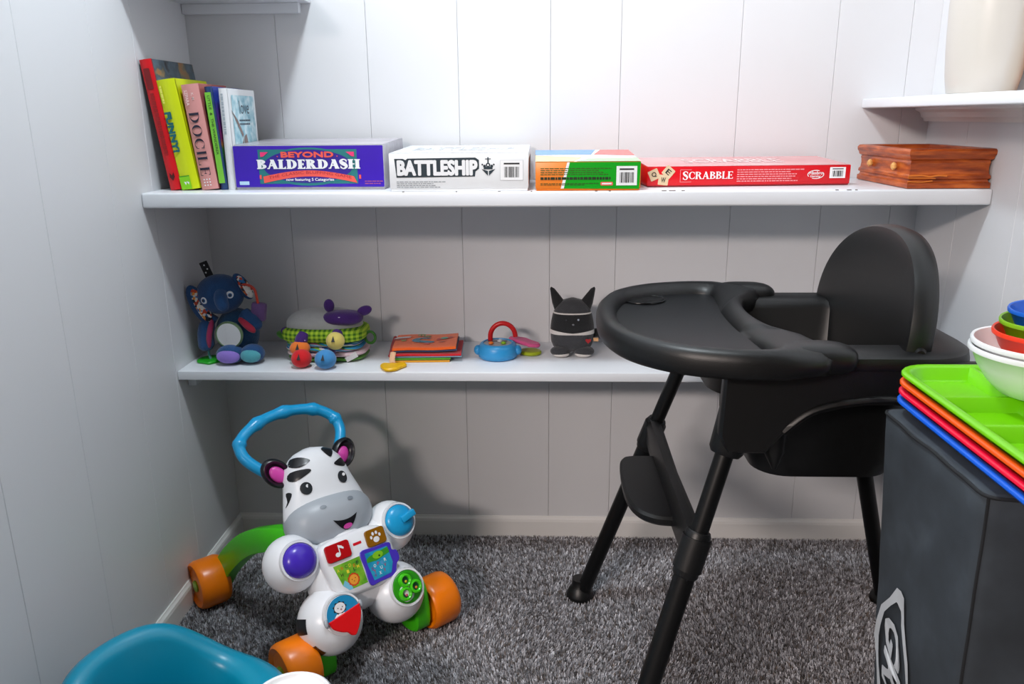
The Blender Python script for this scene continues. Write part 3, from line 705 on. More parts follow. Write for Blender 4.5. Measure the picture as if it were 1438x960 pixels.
for sc_, dz in ((.985, .0045), (.95, .0058), (.5, .006)): rings.append([(cx_+(x-cx_)*sc_, cy_+(y-cy_)*sc_, ZB-.006+dz) for x, y, z in rings[24]])
B().loft(rings).build('bag_body', bagm, bg, 60)
seam = mat('seam_piping', '15181c', .8)
B().tube([(x, y, z+.0005) for x, y, z in rings[24]], .0022, 6, closed=True).build('top_seam', seam, bg, 60)
cidx = 4+14+2
B().tube([rings[k][cidx] for k in range(25)], .0018, 6).build('corner_seam', seam, bg, 60)
# mark printed on the left side, reading downwards
def side_pt(yv, z):
    t_ = z/ZB; x = 1.248*(1-t_)+1.1975*t_; x2 = 1.216*(1-t_)+1.199*t_; f_ = (-.815-yv)/.245
    xx = x+(x2-x)*f_; dd = Vector((xx-1.30, yv+.94)).normalized()
    return (xx-1.29-(wr(xx, yv, z)+.006*math.sin(PI*t_))*1.0-.0030, yv+.93, z)
def side_mesh(polys2, name):
    b = B()
    for p in polys2:
        n = len(p); vv = [side_pt(y, z) for y, z in p]; b._add(vv, [tuple(range(n))])
    return b.build(name, P('c9cdd1', .6), bg, 0)
lo = [(-.9096, .4453), (-.9218, .4482), (-.9299, .4436), (-.9299, .4271), (-.9326, .409), (-.9489, .3906), (-.9583, .3711), (-.9611, .3463), (-.962, .28), (-.958, .20), (-.945, .14), (-.915, .105), (-.885, .11), (-.872, .15), (-.868, .21), (-.8677, .2711), (-.8623, .2969), (-.8528, .3102), (-.8433, .3313), (-.8508, .3586), (-.8656, .3922), (-.8914, .4198)]
li = [(-.911, .426), (-.914, .426), (-.9225, .4203), (-.9235, .413), (-.9245, .4016), (-.9408, .3846), (-.9509, .3653), (-.955, .3414), (-.955, .28), (-.950, .205), (-.937, .152), (-.915, .122), (-.892, .127), (-.880, .16), (-.877, .215), (-.8785, .2798), (-.8704, .3032), (-.8616, .3168), (-.8582, .3401), (-.8640, .360), (-.8765, .3889), (-.895, .410)]
b = B(); n = len(lo)
for i in range(n):
    k = (i+1) % n; b._add([side_pt(*lo[i]), side_pt(*lo[k]), side_pt(*li[k]), side_pt(*li[i])], [(0, 1, 2, 3)])
b.build('mark_outline', P('c9cdd1', .6), bg, 0)
v, f = text_polys('GRACO', 0, 0, .235, .056, .012, .25)
b = B()
for k, (dx, dy) in enumerate(((0, 0), (.0014, 0), (-.0014, 0), (0, .0014), (0, -.0014))):
    b._add([tuple(Vector(side_pt(-.877-y-dy-.012*math.sin(x*9), .388-x-dx))-Vector((k*6e-5, 0, 0))) for x, y in v], f)
b.build('brand_lettering', P('c9cdd1', .6), bg, 0)

# divided trays, stacked
def divided_tray(label, z, m, dx=0, dy=0, dividers=False):
    t = thing('divided_tray', label, 'tray', (1.3175+dx, -.992+dy, z), 0, 'divided trays stacked on the bag')
    hx, hy, hh, r = .1175, .182, .020, .045
    def rr_(k, z_): return [(x, y, z_) for x, y in rrect(-hx+k, -hy+k, hx-k, hy-k, max(.006, r-k), 6)]
    up = [(.0, .0185), (.0012, .0200), (.005, .0206), (.009, .0200), (.0115, .0180), (.0165, .0045), (.0185, .0030), (.023, .0026)]
    B().loft([rr_(k, z_-.0022) for k, z_ in up[::-1]]+[rr_(k, z_) for k, z_ in up]).build('tray_body', m, t, 50)
    # dividers with sloped sides
    def div(a, b_, w0=.0075, w1=.0035):
        a = Vector(a); b_ = Vector(b_); d_ = (b_-a).normalized()*.006; n_ = Vector((-(b_-a).y, (b_-a).x)).normalized()
        q = lambda w_, z_, e_: [tuple((p+d_*g*e_+n_*w_*s_).to_3d()+Vector((0, 0, z_))) for p, s_, g in ((a, 1, -1), (b_, 1, 1), (b_, -1, 1), (a, -1, -1))]
        B().loft([q(w0, .0024, 0), q(w1, hh-.0025, 1.2), q(w1*.6, hh-.001, 1.3)]).build('divider', m, t, 30)
    if dividers:
        div((-.0195, -hy+.018), (-.0195, hy-.018)); div((-hx+.016, .061), (-.0195, .061)); div((-hx+.016, -.026), (-.0195, -.026)); div((-.0195, -.04), (hx-.018, -.04))
    return t
divided_tray('blue divided tray, lowest in the stack of trays on the bag', .6500, P('1560d8', .3))
divided_tray('red divided tray between the blue and orange trays', .6612, P('e8123c', .3), .0005)
divided_tray('orange divided tray under the lime green tray', .6724, P('ee5a14', .3), .001, .001)
divided_tray('lime green divided tray, topmost in the stack of trays', .6836, P('74c80a', .3), .002, .002, True)

# nested bowls on the top tray
def bowl(label, z, r, h, m, tilt=0, c=(1.318, -.922)):
    t = thing('bowl', label, 'bowl', (c[0], c[1], z), 0, 'bowls nested on the trays')
    t.rotation_euler = (tilt*.4, tilt, 0)
    pr = [(0, 0), (r*.48, 0), (r*.52, .0012), (r*.70, h*.25), (r*.86, h*.58), (r*.95, h*.86), (r*1.0, h*.89), (r*1.005, h*.96), (r*.99, h), (r*.955, h*.985), (r*.92, h*.86), (r*.83, h*.58), (r*.66, h*.27), (r*.48, .0035), (0, .003)]
    B().lathe(pr, n=56).build('bowl_body', m, t, 50); return t
zt = .6836+.0202
PWB = mat('white_melamine', 'eceef0', .3, var=.02)
bowl('white bowl, outermost and lowest in the nest', zt, .074, .054, PWB)
bowl('white bowl nested inside another white bowl', zt+.008, .0725, .054, PWB)
bowl('red and orange bowl nested between white and green bowls', zt+.026, .0600, .047, P('ee3a18', .3), -.03, (1.330, -.918))
bowl('green bowl nested between the orange and blue bowls', zt+.0405, .0560, .045, P('7fb414', .3), -.05, (1.334, -.916))
bowl('blue bowl, topmost and innermost in the nest', zt+.055, .0515, .043, P('1560c8', .3), -.06, (1.338, -.914))

# ------------------------------------------------------------------ moulded baby seat
teal = mat('teal_foam', '058cac', .32, scale=12, var=.08)
bs = thing('baby_floor_seat', 'teal moulded baby floor seat with a round white tray', 'baby seat', (.236, -.845, 0))
NS = 72
def hrim(a):
    """rim height round the seat: high back at the left, low leg openings, pommel at the right"""
    d = (a-PI*.86+PI) % (2*PI)-PI
    return .172+.078*math.exp(-(d/1.0)**4)
def srow(rf, zf): return [(rf(a)*math.cos(a), rf(a)*math.sin(a), zf(a)) for a in [2*PI*k/NS for k in range(NS)]]
def wid(a):
    d = (a-.45+PI) % (2*PI)-PI; return .020+.030*math.exp(-(d/.75)**2)
R0 = .148
B().loft([srow(lambda a: .150, lambda a: 0), srow(lambda a: .168, lambda a: .002), srow(lambda a: .174, lambda a: .02), srow(lambda a: .170, lambda a: hrim(a)*.5), srow(lambda a: R0+.014, lambda a: hrim(a)*.9), srow(lambda a: R0+.010, lambda a: hrim(a)-.006), srow(lambda a: R0, lambda a: hrim(a)),
          srow(lambda a: R0-wid(a)*.5, lambda a: hrim(a)+.001), srow(lambda a: R0-wid(a), lambda a: hrim(a)-.004), srow(lambda a: R0-wid(a)-.008, lambda a: hrim(a)-.016), srow(lambda a: R0-wid(a)-.012, lambda a: hrim(a)*.6), srow(lambda a: min(.098, R0-wid(a)-.016), lambda a: .040), srow(lambda a: .07, lambda a: .026)]).build('seat_body', teal, bs, 70)
whp = mat('white_plastic', 'eceef0', .35, var=.02)
tb = B().lathe([(0, 0), (.050, 0), (.057, .003), (.0595, .009), (.059, .014), (.056, .0165), (.052, .0155), (.050, .011), (.048, .009), (0, .009)], n=48).build('round_tray', whp, bs, 50, loc=(.170, -.012, .205))
B().tube([(.155, -.01, .12), (.165, -.012, .17), (.170, -.012, .207)], [.020, .018, .02], 16).build('tray_post', whp, tb.parent, 50)

# ------------------------------------------------------------------ zebra walker
zb = thing('baby_walker', 'zebra-shaped activity walker with orange wheels and a blue handle on the carpet', 'baby walker', (.4209, -.4728, 0), .7545)
zw = mat('zebra_white', 'eef0f4', .28, var=.02); zk = mat('zebra_black', '15161a', .3); zg = mat('zebra_grey', 'a9b0b8', .38, var=.03); zpink = P('e04ab0', .35)
zor = mat('walker_orange', 'ff8208', .3, var=.05); zgr = mat('walker_green', '48d018', .3, var=.05); zbl = mat('walker_blue', '1da3dc', .28, var=.05); zpu = P('4a2fc0', .25)
O_ = Vector((0, .027, .18)); Ux = Vector((1, 0, 0)); Uq = Vector((0, .47, .8827)); Un = Ux.cross(Uq)
MP = Matrix((Ux, Uq, Un)).transposed().to_4x4(); MP.translation = O_          # panel space: p right, q up the front, d outward
def pan(p, q, d=0): return MP @ Vector((p, q, d))
# body with four limbs
bb = B(); bb.ell((0, .0, -.022), (.088, .080, .050), MP, 32, 18, .75)
HA, FE = [(-.1075, .0497, -.02), (.1075, .0497, -.02)], [(-.0711, -.073, -.0096), (.0711, -.073, -.0096)]
for p in HA: bb.tube([pan(0, .02, -.03), pan(p[0]*.6, .035, -.028), pan(*p)], [.045, .041, .044], 20)
for p in FE: bb.tube([pan(0, -.01, -.03), pan(p[0]*.7, -.045, -.022), pan(*p)], [.05, .048, .05], 20)
bb.tube([pan(0, .05, -.035), pan(0, .10, -.04)], [.055, .05], 20)
# raised control plate
plate = spline([(-.070, .052), (-.045, .066), (0, .069), (.045, .067), (.070, .052), (.077, .0), (.066, -.036), (.03, -.044), (-.03, -.042), (-.055, -.030), (-.066, .0)], 6)
bb.prism(plate, .0, .0330, MP, .006)
body = bb.build('body', zw, zb, 60)
def limb_globe(p, r, sx=1):
    b = B(); b.ell(p, (r, r*1.02, r*.92), MP, 32, 20); return b
# hands (upper globes) and feet (lower globes)
gh = limb_globe(HA[0], .0525).build('globe', zw, zb, 60); gh2 = limb_globe(HA[1], .0500).build('globe', zw, zb, 60)
gf = limb_globe(FE[0], .0610).build('globe', zw, zb, 60); gf2 = limb_globe(FE[1], .0580).build('globe', zw, zb, 60)
def rimdisc(parent, c, r, d, name, m, dome=.4, lip=True):
    Mx = MP @ Matrix.Translation((c[0], c[1], d))
    if lip: B().lathe([(r+.002, -.012), (r+.006, -.004), (r+.0045, .0012), (r+.001, .0012), (r, -.006)], n=40, M=Mx).build('rim', zw, parent, 50)
    return B().lathe([(r, -.006)]+[(r*math.cos(a), r*dome*math.sin(a)) for a in [PI/2*k/10 for k in range(11)]], n=40, M=Mx).build(name, m, parent, 50), Mx
rimdisc(gh, (HA[0][0]+.002, HA[0][1]+.003), .0315, .0205, 'purple_ball', zpu, .55)
o, Mx = rimdisc(gh2, (HA[1][0]+.004, HA[1][1]+.006), .0310, .0185, 'blue_dial', zbl, .45)
B().box((.014, .0, .013), (.034, .014, .012), .003, Mx @ Matrix.Rotation(.25, 4, 'Z')).build('dial_knob', zbl, o, 40)
o, Mx = rimdisc(gf2, (FE[1][0]+.004, FE[1][1]+.006), .0315, .0385, 'shaker_window', mat('green_inset', '2c9a12', .3), .12)
for k, bc in enumerate(('d8b020', 'd04a70', 'e08030')):
    a = PI/2+2*PI*k/3+.25; q = (.0145*math.cos(a), .0145*math.sin(a))
    B().lathe([(.0075, .003), (.0075, .009), (.0095, .0105), (.0125, .0095), (.0135, .003)], (q[0], q[1], 0), 24, Mx).build('shaker_ring', P('4bd41c', .25), o, 50)
    B().lathe([(.0076, .0045), (0, .0046)], (q[0], q[1], 0), 16, Mx).build('ring_well', P('1d5a3a'), o, 0)
    B().ell((q[0]+.001, q[1]-.0025, .0058), (.0028, .0028, .002), Mx, 10, 6).build('bead', P(bc), o, 60)
o, Mx = rimdisc(gf, (FE[0][0]+.006, FE[0][1]+.010), .0330, .0415, 'flap_base', whp, .08)
B().flat([circ(0, 0, .0325, 24, a0=.12, a1=PI+.12)], Mx, .0032).build('blue_half', P('1a8fc4', .35), o, 0)
ring = [(.0015*math.cos(q*7)*0+.0125*math.cos(q)*(1+.12*math.cos(9*q)), .0105*math.sin(q)*(1+.12*math.cos(9*q))) for q in [2*PI*k/40 for k in range(40)]]
B().flat([[(x-.004, y+.013) for x, y in ring]], Mx, .0036).build('painted_mane', PK, o, 0)
B().flat([circ(-.004, .013, .0108, 24, .009)], Mx, .0040).build('painted_face', PW, o, 0)
for x in (-.008, .001): B().flat([circ(x, .013, .0011, 8)], Mx, .0044).build('painted_eye', PK, o, 0)
B().flat([circ(-.0025, .0095, .0018, 8)], Mx, .0044).build('painted_nose', P('b08a90'), o, 0)
fl = spline([(-.033, .0), (-.030, -.014), (-.018, -.026), (-.008, -.032), (-.003, -.040), (.004, -.043), (.011, -.038), (.020, -.028), (.030, -.012), (.033, .003)], 4, False)
B().prism(fl, .0030, .0095, Mx @ Matrix.Rotation(.12, 4, 'Z'), .0015).build('red_flap', P('ea1218', .25), o, 40)
for s in (-1, 1): B().ell((s*.0365, s*.0045, .003), (.004, .008, .004), Mx, 12, 8).build('hinge', zg, o, 60)
# stripes on the left foot
def on_globe(c, r, az0, az1, el0, el1, name, m, parent, n=8):
    V = []; k = 1.014
    for i in range(n+1):
        for j in range(n+1):
            az = az0+(az1-az0)*i/n; el = el0+(el1-el0)*j/n
            V.append((c[0]+r*k*math.cos(el)*math.cos(az), c[1]+r*1.02*k*math.cos(el)*math.sin(az), c[2]+r*.92*k*math.sin(el)))
    F = [(i*(n+1)+j, i*(n+1)+j+1, (i+1)*(n+1)+j+1, (i+1)*(n+1)+j) for i in range(n) for j in range(n)]
    b = B(); b._add(V, F, MP); b.build(name, m, parent, 60)
on_globe(FE[0], .061, 2.72, 3.18, -.3, .42, 'stripe', zk, gf); on_globe(FE[0], .061, 3.62, 4.05, -.3, .45, 'stripe', P('5a3208', .4), gf)
# buttons and pictures on the plate
def plated(poly, name, m, z=.0332, h=0, parent=body, bev=.001):
    if h: return B().prism(poly, z, z+h, MP, bev).build(name, m, parent, 40)
    return B().flat([poly], MP, z).build(name, m, parent, 0)
red = spline([(-.0625, .028), (-.0375, .0285), (-.0125, .029), (-.0125, .045), (-.0150, .0600), (-.030, .0600), (-.050, .053), (-.0615, .040)], 4)
rb = plated(rrect(-.0625, .028, -.0125, .060, .006), 'music_button', P('c01018', .2), .0325, .006)
b = B(); b.flat([circ(-.040, .0385, .0052, 14, .0042), rect(-.0365, .038, -.0345, .0555), [(-.0365, .0555), (-.0365, .0515), (-.027, .0455), (-.0255, .048), (-.029, .0525)]], MP, .0388)
b.build('music_note', PW, rb, 0)
br = plated(rrect(.0225, .0286, .0645, .0605, .006), 'paw_button', P('93600c', .25), .0325, .005)
b = B(); b.flat([circ(.043, .0395, .0066, 16, .0055)], MP, .0378)
for x, y in ((.0335, .0455), (.0385, .0515), (.0460, .0520), (.0520, .0465)): b.flat([circ(x, y, .0026, 10, .0034)], MP, .0378)
b.build('paw_print', PW, br, 0)
plated(rrect(-.004, .0425, .0135, .0475, .001), 'maker_badge', P('e01428', .3), .0333)
def meadow(nt, tc):
    n = nt.nodes.new('ShaderNodeTexNoise'); n.inputs['Scale'].default_value = 45; nt.links.new(tc.outputs['Object'], n.inputs['Vector'])
    return ramp(nt, n.outputs[0], [(.35, '3f9a26'), (.5, '77b52c'), (.62, '8cc63a')], 'LINEAR')
lp = plated([(-.0545, .0205), (.0015, .0215), (.003, -.0295), (-.036, -.030), (-.046, -.018)], 'letter_picture', ramp_mat('meadow_print', meadow, .3), .0334)
plated([(-.046, -.018), (-.036, -.030), (-.028, -.030), (-.030, -.022), (-.040, -.010)], 'pond', P('7cc4e0', .3), .0336, parent=lp)
for ch, x, y, c in (('A', -.047, .0105, 'f2e03a'), ('B', -.0385, .0125, 'd88a1c'), ('C', -.030, .0125, '2d4a2a'), ('D', -.022, .0125, 'f2e03a'), ('E', -.0135, .009, 'd88a1c'), ('F', -.006, .0125, '2d4a2a'), ('H', -.042, .001, '3c3410'), ('I', -.029, .003, 'f2e03a'), ('L', -.015, .003, '2d4a2a'), ('M', -.007, .005, 'f2e03a')):
    lettering(B(), ch, x-.0025, y-.003, x+.0025, y+.003, MP, .0338, .02).build('printed_letter', P(c), lp, 0)
plated([(-.0225+.0118*math.cos(q)*(1+.06*math.cos(12*q)), -.0145+.0118*math.sin(q)*(1+.06*math.cos(12*q))) for q in [2*PI*k/48 for k in range(48)]], 'lion_mane', P('d8421c', .35), .0339, parent=lp)
plated(circ(-.0225, -.0145, .0092, 20), 'lion_face', P('f5a63a', .35), .0341, parent=lp)
for x, y in ((-.026, -.0135), (-.019, -.0125), (-.0225, -.0175)): plated(circ(x, y, .001, 8), 'lion_mark', P('7a2c0c'), .0343, parent=lp)
pg = plated(spline([(.004, .027), (.035, .0268), (.0665, .0255), (.068, .011), (.0775, .006), (.0785, -.010), (.070, -.018), (.064, -.030), (.05, -.037), (.025, -.0375), (.006, -.0365), (.0045, -.005)], 4), 'flip_page', P('4a35c0', .3), .0330, .004)
def lagoon(nt, tc):
    n = nt.nodes.new('ShaderNodeTexNoise'); n.inputs['Scale'].default_value = 30; nt.links.new(tc.outputs['Object'], n.inputs['Vector'])
    return ramp(nt, n.outputs[0], [(.4, '1788b4'), (.6, '2aa3c8')], 'LINEAR')
pp = plated([(.011, .0215), (.060, .0205), (.062, -.012), (.053, -.0295), (.015, -.031), (.0105, 0)], 'page_picture', ramp_mat('lagoon_print', lagoon, .3), .0372, parent=pg)
plated([(.0108, .004), (.030, .002), (.061, .008), (.060, .019), (.040, .0165), (.018, .014), (.0110, .010)], 'green_bank', P('3c9a22'), .0375, parent=pg)
plated(circ(.036, .0115, .0115, 18, .0068), 'frog_shape', P('86c81c'), .0378, parent=pg)
plated(circ(.0385, .009, .002, 8), 'frog_mouth', P('1d4a10'), .0381, parent=pg)
for ch, x, y, c in (('O', .024, -.006, 'f2f6fa'), ('P', .032, -.004, 'c0305a'), ('Q', .040, -.005, '7fa0e0'), ('R', .048, -.002, 'f2f6fa'), ('S', .018, -.010, '8a4aa0'), ('T', .021, -.016, 'c0305a'), ('U', .036, -.013, 'f2f6fa'), ('V', .045, -.011, 'c0305a'), ('W', .020, -.023, '8a4aa0'), ('X', .031, -.022, 'f2f6fa'), ('Y', .041, -.020, 'c0305a')):
    lettering(B(), ch, x-.0025, y-.003, x+.0025, y+.003, MP, .0376, .02).build('printed_letter', P(c), pg, 0)
# head: lofted up the panel direction
HQ = [.052, .058, .070, .088, .108, .130, .152, .175, .198, .218, .234, .244, .249]
HWd = [.030, .050, .068, .080, .0855, .0850, .079, .0715, .066, .059, .046, .029, .008]
HD = [.018, .030, .041, .048, .050, .047, .0435, .043, .042, .039, .032, .021, .006]
HP, HZ = -.006, -.038
def hval(A, q): return float(np.interp(q, HQ, A))
def head_d(p, q): w_ = hval(HWd, q); x = min(.999, abs(p-HP)/w_); return HZ+hval(HD, q)*(1-x**2.4)**(1/2.0)
hd = B()
qs = np.linspace(.052, .249, 34)
def hring(q): 
    out = []
    for k in range(48):
        a = 2*PI*k/48; c_, s_ = math.cos(a), math.sin(a)
        out.append(tuple(pan(HP+hval(HWd, q)*math.copysign(abs(c_)**.83, c_), q, HZ+hval(HD, q)*(s_ if s_ > 0 else s_*.75))))
    return out
head = hd.loft([hring(q) for q in qs]).build('head', zw, zb, 70)
def head_patch(poly, name, m, lift=.0012, n=5, dfun=None):
    cx_ = sum(p[0] for p in poly)/len(poly); cy_ = sum(p[1] for p in poly)/len(poly); b = B(); V = []; F = []; N_ = len(poly)
    df = dfun or head_d
    for i in range(n+1):
        k = 1-i/n*.999
        for x, y in poly: xx, yy = cx_+(x-cx_)*k, cy_+(y-cy_)*k; V.append(tuple(pan(xx, yy, df(xx, yy)+lift)))
    for i in range(n):
        for j in range(N_): F.append((i*N_+j, i*N_+(j+1) % N_, (i+1)*N_+(j+1) % N_, (i+1)*N_+j))
    b._add(V, F); return b.build(name, m, head, 70)
# muzzle
MZ = (HP, .106, HZ+.005); MR = (.0885, .0520, .0575)
muz = B().ell(MZ, MR, MP @ Matrix.Translation(MZ) @ Matrix.Rotation(-.05, 4, 'Z') @ Matrix.Translation([-x for x in MZ]), 40, 24, .85).build('muzzle', zg, head, 70)
def muz_d(p, q):
    x = abs(p-MZ[0])/MR[0]; y = abs(q-MZ[1])/MR[1]; e = 2/.85; v_ = max(0, 1-x**e-y**e)
    # superellipsoid with exponent .85
    return MZ[2]+MR[2]*v_**(.85/2)
head_patch(circ(-.033, .130, .0065, 14, .0038), 'nostril', P('7d858e', .4), .0014, dfun=muz_d)
head_patch(circ(.025, .130, .0065, 14, .0038), 'nostril', P('7d858e', .4), .0014, dfun=muz_d)
mo = [(-.024+.052*k/10, .0945+.006*(abs(k-5)/5)**2) for k in range(11)]+[(.028-.052*k/10, .0945+.006*(abs(k-5)/5)**2-.020*math.sin(PI*k/10)) for k in range(1, 10)]
head_patch(mo, 'mouth', zk, .0012, dfun=muz_d)
head_patch(circ(.003, .0815, .0095, 14, .0050), 'tongue', zpink, .0022, dfun=muz_d)
for x in (-.046, .031):
    e_ = head_patch(circ(x, .1735, .0108, 20, .0122), 'eye', P('2a2e33', .25), .0014)
    B().flat([circ(0, 0, .0032, 12)], Matrix.Translation(pan(x+.003, .1775, head_d(x, .1775)+.0028)) @ MP.to_3x3().to_4x4()).build('eye_glint', PW, e_, 0)
for poly in ([(-.068, .198), (-.058, .192), (-.035, .199), (-.027, .204), (-.035, .209), (-.061, .211)], [(-.058, .222), (-.045, .215), (-.028, .219), (-.022, .224), (-.034, .233), (-.048, .236)],
             [(.054, .199), (.046, .193), (.030, .197), (.022, .203), (.032, .208), (.050, .211)], [(.010, .238), (.016, .222), (.022, .218), (.032, .226), (.036, .234), (.026, .241)],
             [(-.0845, .150), (-.078, .158), (-.070, .172), (-.076, .176), (-.0795, .160)]):
    head_patch(spline(poly, 3), 'stripe', zk, .0010)
# ears: cups with pink lining
for s, rot_ in ((-1, .9), (1, -.6)):
    c = Vector((HP+s*.068, .215 if s < 0 else .222, HZ-.008)); c = Vector((HP+s*.072, .219, HZ-.002))
    Mx = MP @ Matrix.Translation(c) @ Matrix.Rotation(-s*.62, 4, 'Z') @ Matrix.Rotation(s*.2, 4, 'Y')
    ear = B().loft([[(x*k, y*k, z) for x, y in circ(0, 0, .0240, 28, .0320)] for k, z in ((.4, -.016), (.8, -.014), (1.0, -.006), (1.04, .002), (.98, .008), (.84, .010), (.72, .006), (.66, .001), (.4, -.001))], M=Mx).build('ear', zk, head, 60)
    B().ell((0, -.004, .001), (.0135, .0190, .006), Mx, 20, 12).build('ear_lining', zpink, ear, 60)
# handle
hp = [(-.058, .205, -.070), (-.090, .235, -.080), (-.112, .270, -.090), (-.106, .302, -.098), (-.062, .328, -.105), (0, .338, -.108), (.062, .328, -.105), (.096, .302, -.098), (.100, .270, -.090), (.080, .235, -.080), (.055, .205, -.070)]
hs = spline([tuple(pan(*p)) for p in hp], 8, False); n = len(hs)
bumps = [.31, .42, .50, .60, .70]
rad = [.0112+.0034*max(math.exp(-((i/(n-1)-q)/.017)**2) for q in (.28, .40, .5, .60, .72)) for i in range(n)]
B().tube(hs, rad, 16).build('handle', zbl, zb, 70)
# wheels and frame
def wheel(x, y, side):
    wv = [(0, -.028), (.030, -.028), (.036, -.026), (.046, -.0315), (.050, -.028), (.0525, -.020), (.0525, .020), (.050, .028), (.046, .0315), (.036, .026), (.030, .028), (0, .028)]
    Mx = Matrix.Translation((x, y, .0515)) @ Matrix.Rotation(PI/2, 4, 'Y')
    o = B().lathe(wv, n=44, M=Mx).build('wheel', zor, zb, 35)
    for s in (-1, 1): B().lathe([(0, .0), (.0125, .0), (.0125, .003), (.010, .0045), (0, .005)] if s > 0 else [(0, 0), (.0125, 0), (.0125, -.003), (.010, -.0045), (0, -.005)], (0, 0, s*.028), 20, Mx).build('wheel_hub', P('8cb020', .35), o, 40)
for s, xx in ((-1, -.146), (1, .166)):
    wheel(xx, 0, s); wheel(s*.158, .381, s)
    # rear leg: flat curved rail
    rl = spline([(s*.125, .395, .045), (s*.122, .330, .115), (s*.112, .245, .185), (s*.095, .160, .225), (s*.06, .100, .235)], 6, False)
    rings = []
    for i, p in enumerate(rl):
        a = Vector(rl[max(0, i-1)]); c_ = Vector(rl[min(len(rl)-1, i+1)]); t_ = (c_-a).normalized(); nz = Vector((1, 0, 0)).cross(t_).normalized(); nx = t_.cross(nz)
        hw = .026-.004*i/len(rl)
        rings.append([tuple(Vector(p)+nx*u_*.0135+nz*v_*hw) for u_, v_ in ((-1, -.9), (-.9, -1), (.9, -1), (1, -.9), (1, .9), (.9, 1), (-.9, 1), (-1, .9))])
    B().loft(rings).build('rear_leg', zgr, zb, 40)
    B().tube([(s*.125, .381, .0515), (s*.150, .381, .0515)], .010, 14).build('axle', zgr, zb, 40)
    x2 = abs(xx)-.034
    B().prism(spline([(-.038, .010), (.0, -.004), (.032, .012), (.040, .05), (.030, .095), (-.02, .105), (-.040, .06)], 4), -.018, .018, Matrix(((0, 0, 1, s*(x2-.016)), (1, 0, 0, .012), (0, 1, 0, .012), (0, 0, 0, 1))), .004).build('front_fender', zgr, zb, 40)

# ------------------------------------------------------------------ soft toys on the thin shelf
def felt(c, c2=None, sc=60, b=.5): return mat('felt_'+c, c, .9, c2, sc, b, 350, sheen=.25)
def Ry(a, c): c = Vector(c); return Matrix.Translation(c) @ Matrix.Rotation(a, 4, 'Y') @ Matrix.Translation(-c)
def Rx(a, c): c = Vector(c); return Matrix.Translation(c) @ Matrix.Rotation(a, 4, 'X') @ Matrix.Translation(-c)
ELB = felt('144a80', '0f3a68'); ELD = felt('12395e', '1f5a86', 180, 1.0)
def calico(nt, tc):
    v = nt.nodes.new('ShaderNodeTexVoronoi'); v.inputs['Scale'].default_value = 170; nt.links.new(tc.outputs['Object'], v.inputs['Vector'])
    sx = nt.nodes.new('ShaderNodeSeparateColor'); nt.links.new(v.outputs['Color'], sx.inputs[0])
    return ramp(nt, sx.outputs[0], [(0, 'e8e2da'), (.26, 'c2452a'), (.46, '1f2430'), (.6, 'e0913a'), (.74, 'd9d4cc'), (.88, '2a6aa0')])
cal = ramp_mat('calico_print', calico, .9)
el = thing('plush_elephant', 'blue plush elephant with patterned ears and a round belly mirror', 'plush toy', (.090, -.130, ZL+.0003))
B().ell((.005, .0, .056), (.046, .042, .054), seg=28, rings=18).build('body', ELD, el, 60)
hdp = B(); hdp.ell((-.022, -.008, .143), (.050, .046, .043), seg=32, rings=20); hdp.tube(spline([(-.006, -.042, .150), (-.002, -.056, .142), (.003, -.061, .130), (.005, -.057, .119)], 3, False), [.014, .0142, .0142, .014, .0137, .0133, .0128, .0115, .009, .004], 16)
hd_ = hdp.build('head', ELB, el, 70)
for x, z, y in ((-.0400, .138, -.0480), (.0135, .149, -.0440)):
    Me = Matrix.Translation((x, y, z)) @ Matrix.Rotation(PI/2, 4, 'X') @ Matrix.Rotation(-.35 if x < -.03 else .45, 4, 'Y')
    e_ = B().lathe([(0, .0035), (.0072, .0030), (.0078, -.002)], n=18, M=Me).build('eye', PW, hd_, 40)
    B().lathe([(0, .0045), (.0042, .0042), (.0044, .002)], n=14, M=Me).build('iris', P('1e5f9a'), e_, 40); B().lathe([(0, .0054), (.0022, .0052), (.0024, .003)], n=12, M=Me).build('pupil', PK, e_, 40)
for c, rr_, a in (((-.0605, -.030, .124), (.020, .010, .046), -.42), ((.030, -.010, .160), (.015, .009, .032), -.55)):
    ear = B().ell(c, rr_, Ry(a, c)).build('ear', ELB, hd_, 60); c2 = (c[0]+.005, c[1]-.0045, c[2]-.003)
    B().ell(c2, (rr_[0]*.72, rr_[1]*.75, rr_[2]*.86), Ry(a, c)).build('ear_lining', cal, ear, 60)
mi = B().lathe([(.0285, -.004), (.030, .001), (.0285, .005), (.0262, .0055), (.0258, .002)], n=40, M=Matrix.Translation((.005, -.0475, .063)) @ Matrix.Rotation(PI/2, 4, 'X')).build('mirror_rim', felt('5f7a55'), el, 60)
B().lathe([(.0262, .0040), (0, .0041)], n=40, M=Matrix.Translation((.005, -.0475, .063)) @ Matrix.Rotation(PI/2, 4, 'X')).build('belly_mirror', mat('mirror', 'f2f4f6', .08, metal=1, var=0), mi, 0)
for x, y, rx_, c in ((.004, -.050, .030, '8e74cc'), (.050, -.044, .026, '4fa2ae')):
    ft = B().ell((x, y, .021), (rx_, .024, .0205)).build('foot', ELB, el, 60)
    B().ell((x, y-.014, .0195), (rx_*.84, .0135, .0150)).build('sole', felt(c), ft, 60)
B().tube(spline([(-.036, -.022, .100), (-.052, -.030, .070), (-.053, -.034, .040), (-.050, -.034, .024)], 4, False), [.012]*3+[.017]*7+[.014, .010, .005], 14).build('arm', ELB, el, 60)
B().tube(spline([(-.034, -.036, .092), (-.040, -.046, .060), (-.042, -.046, .034)], 4, False), [.003, .005, .006, .006, .006, .006, .005, .004, .002], 10).build('arm_lining', felt('9a1f52'), el, 60)
